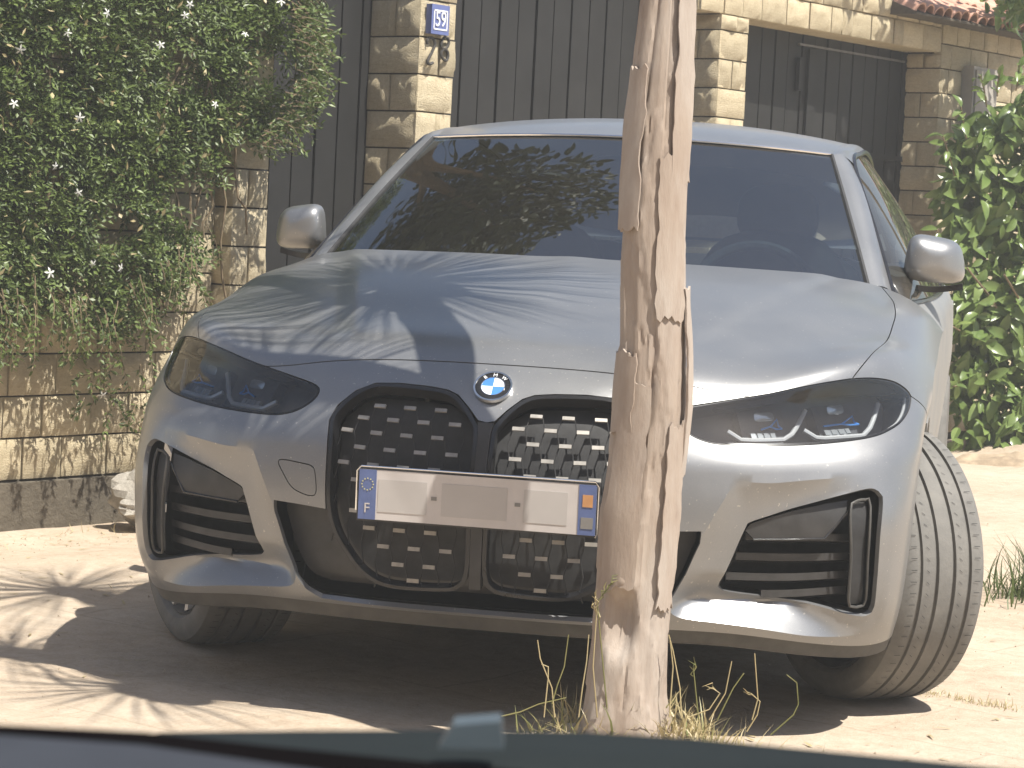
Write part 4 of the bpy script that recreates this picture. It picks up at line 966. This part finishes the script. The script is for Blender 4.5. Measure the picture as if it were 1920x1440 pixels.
# sprays poking out past the pillar and trailing strands
def strand(p, d, n, step, fall):
    pts = [p]
    for i in range(n):
        d = (d+rdir(rg)*.22+Vector((0, 0, -fall))).normalized(); p = p+d*step; pts.append(p)
        for sgn in (-1, 1):
            sd = d.cross(rdir(rg)).normalized(); leaf_quad(fol, p, (sd*sgn+d*.8).normalized(), rdir(rg), rg.uniform(.020, .034), rg.uniform(.004, .0065))
        if rg.random() < .5: leaf_quad(fol, p, (d+rdir(rg)*.7).normalized(), rdir(rg), rg.uniform(.018, .03), .005)
    stems.tube(pts, [.0022*(1-.6*i/len(pts)) for i in range(len(pts))], 4, False)
for i in range(120):
    v = rg.uniform(-60, 285); u = np.interp(v, [-120, 20, 120, 190, 235, 285], [555, 585, 590, 575, 545, 500])-rg.uniform(0, 45)
    strand(wpt(u, v, rg.uniform(.05, .4)), (WD*rg.uniform(.5, 1)+WN*rg.uniform(-.1, .6)+Vector((0, 0, rg.uniform(-.5, .4)))).normalized(), rg.randint(3, 7), .021, .06)
for i in range(70):
    u = rg.uniform(-40, 400); v = np.interp(u, [0, 80, 150, 210, 250, 300, 330, 400], [600, 580, 590, 620, 590, 560, 530, 460])-rg.uniform(0, 70)
    strand(wpt(u, v, rg.uniform(.02, .22)), (WD*rg.uniform(-.5, .7)+WN*.4+Vector((0, 0, -.6))).normalized(), rg.randint(4, 11), .022, .22)
for i in range(40):
    u = rg.uniform(120, 270); v = rg.uniform(600, 800); strand(wpt(u, v, rg.uniform(-.03, .06)), (WD*rg.uniform(-1, .8)+WN*.25+Vector((0, 0, rg.uniform(-.7, .3)))).normalized(), rg.randint(2, 6), .022, .12)
for i in range(16):
    u = rg.uniform(0, 420); a = wpt(u, rg.uniform(60, 300), .05); b = wpt(u+rg.uniform(-80, 60), rg.uniform(420, 600), .04)
    stems.tube([a.lerp(b, t)+rdir(rg)*.02 for t in np.linspace(0, 1, 8)], .005, 5, False)
dead = MB()
for i in range(260):
    u, v = rg.uniform(-60, 560), rg.uniform(-20, 620)
    if inside(JP, np.array([[u, v]]))[0]: leaf_quad(dead, wpt(u, v, .05+thick(u, v)*rg.uniform(.6, 1.0)), rdir(rg), rdir(rg), rg.uniform(.02, .04), rg.uniform(.004, .008))
tag(dead.build('withered_leaves', 'dry_grass', jas, False), kind='stuff')
tag(fol.build('foliage', 'jasmine_leaf', jas, False), kind='stuff'); tag(stems.build('stems', 'stem', jas), kind='stuff')
V = [(0, 0, .004)]; F = []
for k in range(5):
    a = 2*math.pi*k/5; b = len(V)
    for r, da, z in ((.005, -.5, .002), (.015, -.28, .001), (.023, 0, -.003), (.015, .28, .001), (.005, .5, .002)): V.append((r*math.cos(a+da), r*math.sin(a+da), z))
    F += [(0, b, b+1, b+2), (0, b+2, b+3, b+4)]
fl_me = mesh_data('flower', V, F, 'petal', False)
fpx = [(58, 5), (355, 12), (352, 25), (130, 62), (22, 25), (345, 95), (375, 75), (300, 90), (190, 95), (165, 142), (70, 145), (145, 218), (105, 312), (146, 360), (90, 510), (172, 495), (195, 740), (212, 335), (320, 120), (610, 92), (540, 70), (522, 5), (260, 250), (80, 228), (140, 245), (283, 230), (30, 190), (232, 500), (300, 300), (200, 20), (430, 120), (460, 60), (40, 90), (250, 150), (400, 190)]
for (u, v) in fpx:
    for _ in range(1 if rg.random() < .6 else 0):
        uu, vv = u+rg.uniform(-6, 6), v+rg.uniform(-6, 6); ins_ = bool(inside(JP, np.array([[uu, vv]]))[0]); p = wpt(uu, vv, (.06+thick(uu, vv)*1.08) if ins_ and v < 640 else .08)
        d = (WN*.9+rdir(rg)*.7+Vector((0, -.3, .1))).normalized(); from_data('flower', fl_me, jas, Matrix.Translation(p) @ d.to_track_quat('Z', 'Y').to_matrix().to_4x4() @ Matrix.Rotation(rg.uniform(0, 6), 4, 'Z') @ Matrix.Scale(rg.uniform(.7, 1.0), 4))

# ------------------------------------------------------------------ broadleaf shrub on the right
sb = empty('broadleaf_shrub', (1.72, 7.9, .1), 'glossy broadleaf shrub beside the car mirror, in front of the stone wall', 'shrub')
def leaf_mesh(L, Wd, curl, fold, seed):
    n = 6; V = []; F = []
    for j in range(n+1):
        t = j/n; w = Wd*math.sin(math.pi*min(1, t*.93+.05))**.8*(1 if j < n else .05); x = L*t; z = -curl*L*t*t
        V += [(x, -w, z+fold*w), (x, 0, z), (x, w, z+fold*w)]
    for j in range(n):
        for k in (0, 1): F.append((j*3+k, (j+1)*3+k, (j+1)*3+k+1, j*3+k+1))
    return V, F
LV = [leaf_mesh(.088, .020, .28, .5, 0), leaf_mesh(.100, .022, .45, .35, 1), leaf_mesh(.075, .019, .15, .6, 2), leaf_mesh(.092, .024, .6, .4, 3)]
LM = [mesh_data('leaf', v, f, 'shrub_leaf', True) for v, f in LV]
SPX = np.array([(1768, 300), (1790, 255), (1815, 250), (1830, 215), (1850, 205), (1870, 225), (1905, 190), (1935, 150), (2060, 140), (2060, 850), (1800, 850), (1790, 760), (1785, 640), (1775, 560), (1772, 420), (1760, 380)], float)
rg = random.Random(5); lo, hi = SPX.min(0), SPX.max(0); cand = []
def shp(u, v, dep): return Vector(at_depth(u, v, dep))
while len(cand) < 2600:
    u, v = rg.uniform(lo[0], hi[0]), rg.uniform(lo[1], hi[1])
    if not inside(SPX, np.array([[u, v]]))[0]: continue
    e = min(1, float(pdist(SPX, np.array([[u, v]]))[0])/90); front = rg.random()**.6
    if fbm(u/45., v/45., 3.1, 3) < -.22: front *= .45
    dep = 13.35-(.25+.65*e)*front-.15; cand.append((dep, u, v))
cand.sort(); rest = MB(); stm = MB()
for i, (dep, u, v) in enumerate(cand):
    p = shp(u, v, dep); vis = u < 1930
    d = (rdir(rg)*.9+Vector((.1, -.2, -.45))).normalized(); nr = (rdir(rg)*.6+Vector((.5, -.75, .55))).normalized(); nr = (nr-d*nr.dot(d)).normalized(); sd = nr.cross(d)
    sc = rg.uniform(.9, 1.45); m = Matrix(((d.x*sc, sd.x*sc, nr.x*sc, p.x), (d.y*sc, sd.y*sc, nr.y*sc, p.y), (d.z*sc, sd.z*sc, nr.z*sc, p.z), (0, 0, 0, 1)))
    if i < 290*1.25 and vis and i % 5: from_data('leaf', LM[i % 4], sb, m)
    else: rest.add([m @ Vector(q) for q in LV[i % 4][0]], LV[i % 4][1])
# sprouting tips along the outline
for (u0, v0, du, dv, nl) in ((1790, 330, -22, -75, 8), (1812, 260, -10, -60, 8), (1850, 200, -12, -58, 9), (1870, 180, 4, -40, 7), (1775, 470, -18, -40, 6), (1905, 170, 6, -50, 7), (1800, 620, -22, -18, 5), (1800, 720, -15, 5, 5)):
    base_p = shp(u0, v0, 12.7); tip = shp(u0+du, v0+dv, 12.6); stm.tube([base_p, (base_p+tip)/2+rdir(rg)*.01, tip], .004, 5)
    for k in range(nl):
        p = base_p.lerp(tip, (k+1)/nl); d = ((tip-base_p).normalized()*.5+rdir(rg)+Vector((0, -.3, 0))).normalized(); nr = (rdir(rg)*.5+Vector((.3, -.5, .8))); nr = (nr-d*nr.dot(d)).normalized(); sd = nr.cross(d); sc = rg.uniform(.7, 1)
        m = Matrix(((d.x*sc, sd.x*sc, nr.x*sc, p.x), (d.y*sc, sd.y*sc, nr.y*sc, p.y), (d.z*sc, sd.z*sc, nr.z*sc, p.z), (0, 0, 0, 1))); rest.add([m @ Vector(q) for q in LV[k % 4][0]], LV[k % 4][1])
for i in range(14):
    a = Vector((1.72+rg.uniform(-.25, .25), 8.0+rg.uniform(-.2, .3), .08)); b = shp(rg.uniform(1790, 1990), rg.uniform(220, 600), rg.uniform(12.7, 13.2)); stm.tube([a, a.lerp(b, .5)+rdir(rg)*.08, b], [.014, .010, .005], 6)
tag(rest.build('foliage', 'shrub_leaf', sb, True, 60), kind='stuff'); tag(stm.build('stems', 'stem', sb), kind='stuff')
# dark earth bank under the shrub
eb = MB(); 
V, F = grid(lambda a, b: Vector((.85+2.6*a, 6.55+.35*b+.25*a, 0))+Vector((0, 0, .075*math.sin(math.pi*b)**.7*(1-abs(2*a-1)**6)-.02+.035*fbm(a*14, b*6, .5, 3))), 60, 12)
tag(obj('earth_bank', V, F, 'earth', sharp=None), kind='structure')
# leaves of a tree reaching over the coping
ov = MB(); rg = random.Random(9)
for i in range(330):
    u, v = rg.gauss(1918, 26), rg.gauss(-25, 34); dep = rg.uniform(13.0, 13.8); p = shp(u, v, dep); d = (rdir(rg)+Vector((0, 0, -.5))).normalized(); nr = rdir(rg); nr = (nr-d*nr.dot(d)).normalized(); sd = nr.cross(d)
    m = Matrix(((d.x, sd.x, nr.x, p.x), (d.y, sd.y, nr.y, p.y), (d.z, sd.z, nr.z, p.z), (0, 0, 0, 1))); ov.add([m @ Vector(q) for q in LV[i % 4][0]], LV[i % 4][1])
for i in range(1500):                                                     # the rest of the crown, above the picture
    q = rdir(rg)*(rg.random()**.5); p = Vector((1.22, 7.0, 3.5))+Vector((q.x*.7, q.y*.85, q.z*.5))
    if fbm(p.x*2.2, p.y*2.2, p.z*2.2, 2) < -.05: continue
    d = (rdir(rg)+Vector((0, 0, -.5))).normalized(); nr = rdir(rg); nr = (nr-d*nr.dot(d)).normalized(); sd = nr.cross(d)
    m = Matrix(((d.x, sd.x, nr.x, p.x), (d.y, sd.y, nr.y, p.y), (d.z, sd.z, nr.z, p.z), (0, 0, 0, 1))); ov.add([m @ Vector(q_) for q_ in LV[i % 4][0]], LV[i % 4][1])
ot = empty('overhanging_tree', shp(2120, 400, 13.4)*1, 'leafy tree crown reaching over the terracotta coping', 'tree'); ot.location.z = 0
tag(ov.build('crown', 'shrub_leaf', ot, True, 60), kind='stuff')
b0 = ot.location.copy(); MB().tube([b0, b0+Vector((0, 0, 1.6)), Vector((1.9, 6.9, 3.0)), Vector((1.3, 7.0, 3.6))], [.09, .075, .04, .015], 10).build('trunk', 'stem', ot)

# garden tree standing behind the jasmine wall; its crown shows as the dark reflection in the windscreen
gt_ = empty('garden_tree', (-2.55, 4.3, 0), 'tall leafy garden tree standing behind the jasmine-covered wall', 'tree'); gc = MB(); rg = random.Random(14)
for i in range(5200):
    q = rdir(rg)*(rg.random()**.45); p = Vector((-2.25, 3.9, 5.6))+Vector((q.x*1.55, q.y*1.3, q.z*1.7))
    if fbm(p.x*1.3, p.y*1.3, p.z*1.3, 3) < -.30: continue
    d = (rdir(rg)+Vector((0, 0, -.4))).normalized(); nr = rdir(rg); nr = (nr-d*nr.dot(d)).normalized(); sd = nr.cross(d); k_ = 1.7
    m = Matrix(((d.x*k_, sd.x*k_, nr.x*k_, p.x), (d.y*k_, sd.y*k_, nr.y*k_, p.y), (d.z*k_, sd.z*k_, nr.z*k_, p.z), (0, 0, 0, 1))); gc.add([m @ Vector(q_) for q_ in LV[i % 4][0]], LV[i % 4][1])
tag(gc.build('crown', 'tree_leaf', gt_, True, 60), kind='stuff')
tk = MB(); tk.tube([(-2.55, 4.3, -.1), (-2.5, 4.25, 1.6), (-2.4, 4.1, 3.2), (-2.3, 3.95, 4.8), (-2.25, 3.9, 6.2)], [.16, .13, .11, .07, .02], 12)
for a, b in (((-2.4, 4.1, 3.3), (-1.4, 3.7, 5.2)), ((-2.38, 4.05, 3.8), (-3.2, 4.3, 5.6)), ((-2.3, 3.95, 4.6), (-1.9, 3.2, 6.2))): tk.tube([Vector(a), (Vector(a)+Vector(b))/2+Vector((0, 0, -.1)), Vector(b)], [.07, .045, .015], 8)
tk.build('trunk', 'stem', gt_)
# ------------------------------------------------------------------ grass
def blade(mb, p, d, L, w, bend, rg):
    P = []; q = Vector(p); sd = d.cross(Vector((0, 0, 1))); sd = sd.normalized() if sd.length > 1e-4 else Vector((1, 0, 0))
    for k in range(5):
        P.append(q.copy()); q = q+d*(L/4); d = (d+Vector((bend[0], bend[1], -.12*abs(bend[2])))).normalized()
    V = []
    for k, c in enumerate(P): ww = w*(1, .9, .7, .4, .05)[k]; V += [c-sd*ww, c+sd*ww]
    mb.add(V, [(2*k, 2*k+1, 2*k+3, 2*k+2) for k in range(4)]); return P[-1]
rg = random.Random(33)
gt = empty('grass_tuft', TREE+Vector((0, 0, .1)), 'tuft of dry and green grass growing round the foot of the bare trunk', 'grass')
gm = MB(); gd = MB()
for i in range(420):
    a = rg.uniform(0, 2*math.pi); r = abs(rg.gauss(.13, .055)); x, y = TREE.x+.05+r*1.35*math.cos(a), TREE.y-.03+r*.8*math.sin(a)
    if (x-TREE.x)**2+(y-TREE.y)**2 < .006: continue
    d = Vector((rg.uniform(-.6, .6), rg.uniform(-.4, .4), 1)).normalized(); blade(gm if rg.random() < .45 else gd, (x, y, ground_z(x, y)-.005), d, rg.uniform(.03, .10), rg.uniform(.0014, .003), (rg.uniform(-.3, .3), rg.uniform(-.3, .3), 1), rg)
for i in range(420):                                                     # dry litter to the right of the trunk
    x, y = TREE.x+rg.gauss(.14, .11), TREE.y+rg.uniform(-.14, .06); d = Vector((rg.uniform(-1, 1), rg.uniform(-.6, .6), rg.uniform(.05, .8))).normalized()
    blade(gd, (x, y, max(ground_z(x, y), .055)-.003), d, rg.uniform(.04, .10), rg.uniform(.0012, .0026), (rg.uniform(-.3, .3), 0, 1), rg)
tag(gm.build('green_blades', 'grass_leaf', gt, True), kind='stuff'); tag(gd.build('dry_blades', 'dry_grass', gt, True), kind='stuff')
def stalk(px, dep, r=.0018, head=0, mat='dry_grass'):
    P = [Vector(at_depth(u, v, dep)) for u, v in px]; mb = MB(); mb.tube(P, [r*(1-.4*i/len(P)) for i in range(len(P))], 5)
    for k in range(head):
        d = (P[-1]-P[-2]).normalized(); p = P[-1]-d*(.005*k); mb.tube([p, p+(rdir(rg)*.9+d).normalized()*.010, p+(rdir(rg)*.5+d).normalized()*.020], [.0006, .0014, .0003], 4)
    mb.build('grass_stalk', mat, gt)
for px, h in (([(1040, 1345), (1035, 1290), (1013, 1235), (1008, 1200)], 0), ([(1020, 1345), (1028, 1270), (1028, 1250), (1015, 1245)], 0), ([(1035, 1320), (1045, 1285), (1058, 1250), (1066, 1190)], 0), ([(940, 1343), (975, 1335), (1010, 1320), (1062, 1308)], 0),
              ([(1255, 1345), (1262, 1250), (1256, 1195)], 0), ([(1278, 1345), (1275, 1290), (1262, 1220), (1254, 1190)], 0), ([(1085, 1345), (1092, 1290), (1100, 1240), (1104, 1190)], 0), ([(1140, 1345), (1130, 1240), (1120, 1130), (1148, 1090)], 10), ([(1120, 1345), (1112, 1250), (1118, 1160), (1116, 1120)], 10),
              ([(1445, 1378), (1488, 1340), (1497, 1320), (1494, 1280), (1475, 1265)], 0), ([(1410, 1350), (1421, 1310), (1415, 1225)], 0), ([(1310, 1350), (1304, 1290), (1300, 1250)], 5), ([(1330, 1350), (1360, 1300), (1372, 1240)], 0), ([(1345, 1350), (1375, 1290), (1395, 1262)], 0), ([(1290, 1345), (1330, 1330), (1350, 1300), (1336, 1290)], 3), ([(1400, 1372), (1420, 1340), (1425, 1315), (1408, 1300)], 2)):
    stalk(px, 4.78, .0016, h, 'dry_grass' if rg.random() < .7 else 'grass_leaf')
g2 = empty('grass_clump', (1.22, 1.95, 0), 'dark green grass clump growing on the sand beside the tyre', 'grass'); gm = MB()
for i in range(520):
    a = rg.uniform(0, 6.28); r = abs(rg.gauss(0, .12)); x, y = 1.27+r*math.cos(a), 1.95+r*math.sin(a)*1.3
    d = Vector((rg.gauss(0, .35), rg.gauss(0, .35), 1)).normalized(); blade(gm, (x, y, ground_z(x, y)-.005), d, rg.uniform(.06, .27)*(1-.35*min(1, r/.25)), rg.uniform(.0018, .004), (rg.uniform(-.25, .25), rg.uniform(-.25, .25), 1), rg)
tag(gm.build('blades', 'green_grass', g2, True), kind='stuff')
sc_ = MB()
for i in range(240):                                                      # sparse weeds along a joint in the paving on the right
    t = rg.random(); u, v = 1705+200*t+rg.gauss(0, 5), 1298+32*t+rg.gauss(0, 3); q = on_ground(u, v); d = Vector((rg.gauss(0, .6), rg.gauss(0, .6), .8)).normalized()
    blade(sc_, (q[0], q[1], ground_z(q[0], q[1])-.002), d, rg.uniform(.008, .03), .0012, (rg.uniform(-.3, .3), 0, 1), rg)
for i in range(120):
    s_, n_ = rg.uniform(-1., .6), rg.uniform(.02, .3); q = W(s_, n_, 0); blade(sc_, (q.x, q.y, ground_z(q.x, q.y)-.002), Vector((rg.gauss(0, 1), rg.gauss(0, 1), .5)).normalized(), rg.uniform(.02, .07), .0014, (rg.uniform(-.3, .3), 0, 1), rg)
for i in range(170):                                                      # fallen leaves and straw
    x, y = (rng.uniform(-2.0, -.9), rng.uniform(-.6, 2.2)) if i < 80 else (rng.uniform(.2, 1.6), rng.uniform(-1.0, -.1)) if i < 120 else (rng.uniform(.95, 1.5), rng.uniform(-.4, 4.5))
    d = Vector((rg.gauss(0, 1), rg.gauss(0, 1), .06)).normalized(); blade(sc_, (x, y, ground_z(x, y)+.003), d, rg.uniform(.012, .05), rg.uniform(.0012, .005), (0, 0, .2), rg)
tag(sc_.build('sparse_weeds', 'dry_grass'), kind='stuff')

# ------------------------------------------------------------------ door of the car the photograph is taken from
dr = empty('car_door', at_depth(960, 1500, .8)-np.array((0, 0, .5)), 'blurred dark car door sill with a black rubber seal along the foreground', 'car door')
def slab(name, top_px, d0, d1, drop, mat):
    """strip whose upper edge runs through the given directions, d0..d1 metres away, hanging down by drop"""
    V = []; F = []
    for u, v in top_px:
        b = Vector(at_depth(u, v, d1)); a = Vector(at_depth(u, v, d0)); a.z = b.z-.002
        V += [a-Vector((0, 0, .006)), a+(b-a)*.12, a+(b-a)*.88, b-Vector((0, 0, .006)), b-Vector((0, 0, drop)), a-Vector((0, 0, drop))]
    n = len(top_px)
    for i in range(n-1):
        for k in range(6): F.append((i*6+k, (i+1)*6+k, (i+1)*6+(k+1) % 6, i*6+(k+1) % 6))
    F += [tuple(range(5, -1, -1)), tuple((n-1)*6+k for k in range(6))]
    return obj(name, V, F, mat, dr, True, 40)
slab('door_card', [(-1600, 1225), (-400, 1333), (0, 1366), (270, 1385), (640, 1438), (1200, 1500), (2600, 1690), (3600, 1830)], .62, .68, .45, 'door_card')
slab('rubber_seal', [(-1600, 1212), (-400, 1320), (0, 1353), (270, 1366), (500, 1392), (820, 1424), (1200, 1458), (1920, 1520), (2600, 1600), (3600, 1740)], .70, .73, .05, 'rubber')
slab('outer_skin', [(285, 1366), (300, 1362), (560, 1359), (870, 1358), (1100, 1362), (1300, 1374), (1500, 1393), (1700, 1412), (1920, 1434), (2600, 1520), (3600, 1660)], .76, .83, .5, 'door_skin')
cl = MB(); a, b, c_, e_ = [Vector(at_depth(u, v, .755)) for u, v in ((822, 1404), (850, 1360), (940, 1353), (945, 1405))]; k = Vector(FW)*.02
cl.add([a, b, c_, e_, a+k, b+k, c_+k, e_+k], [(0, 1, 2, 3), (7, 6, 5, 4), (0, 4, 5, 1), (1, 5, 6, 2), (2, 6, 7, 3), (3, 7, 4, 0)]); cl.build('sill_pale_block', 'pale_block', dr, False)  # pale blue-grey block added on the sill
# ------------------------------------------------------------------ unseen house behind the camera, added so the car paint mirrors tan, not sky
ow = empty('unseen_house', (2, -15, 0), 'unseen plain ochre house front added behind the camera for reflections in the car paint', 'building')
MB().box((2, -15, 3.5), (60, 4, 7.1)).build('front_wall', 'plaster', ow, False)

# ------------------------------------------------------------------ haze volume added in place of the veil of a dirty windscreen
hz = MB().box((1, 0, 4.5), (120, 90, 12)).build('haze', None, smooth=False); tag(hz, kind='stuff')
hm = bpy.data.materials.new('haze'); hm.use_nodes = True; nt = hm.node_tree; nt.nodes.remove(nt.nodes['Principled BSDF'])
pv = nt.nodes.new('ShaderNodeVolumePrincipled'); pv.inputs['Density'].default_value = .0058; pv.inputs['Color'].default_value = (.97, .97, .95, 1)
nt.links.new(pv.outputs[0], nt.nodes['Material Output'].inputs['Volume']); hz.data.materials.append(hm)
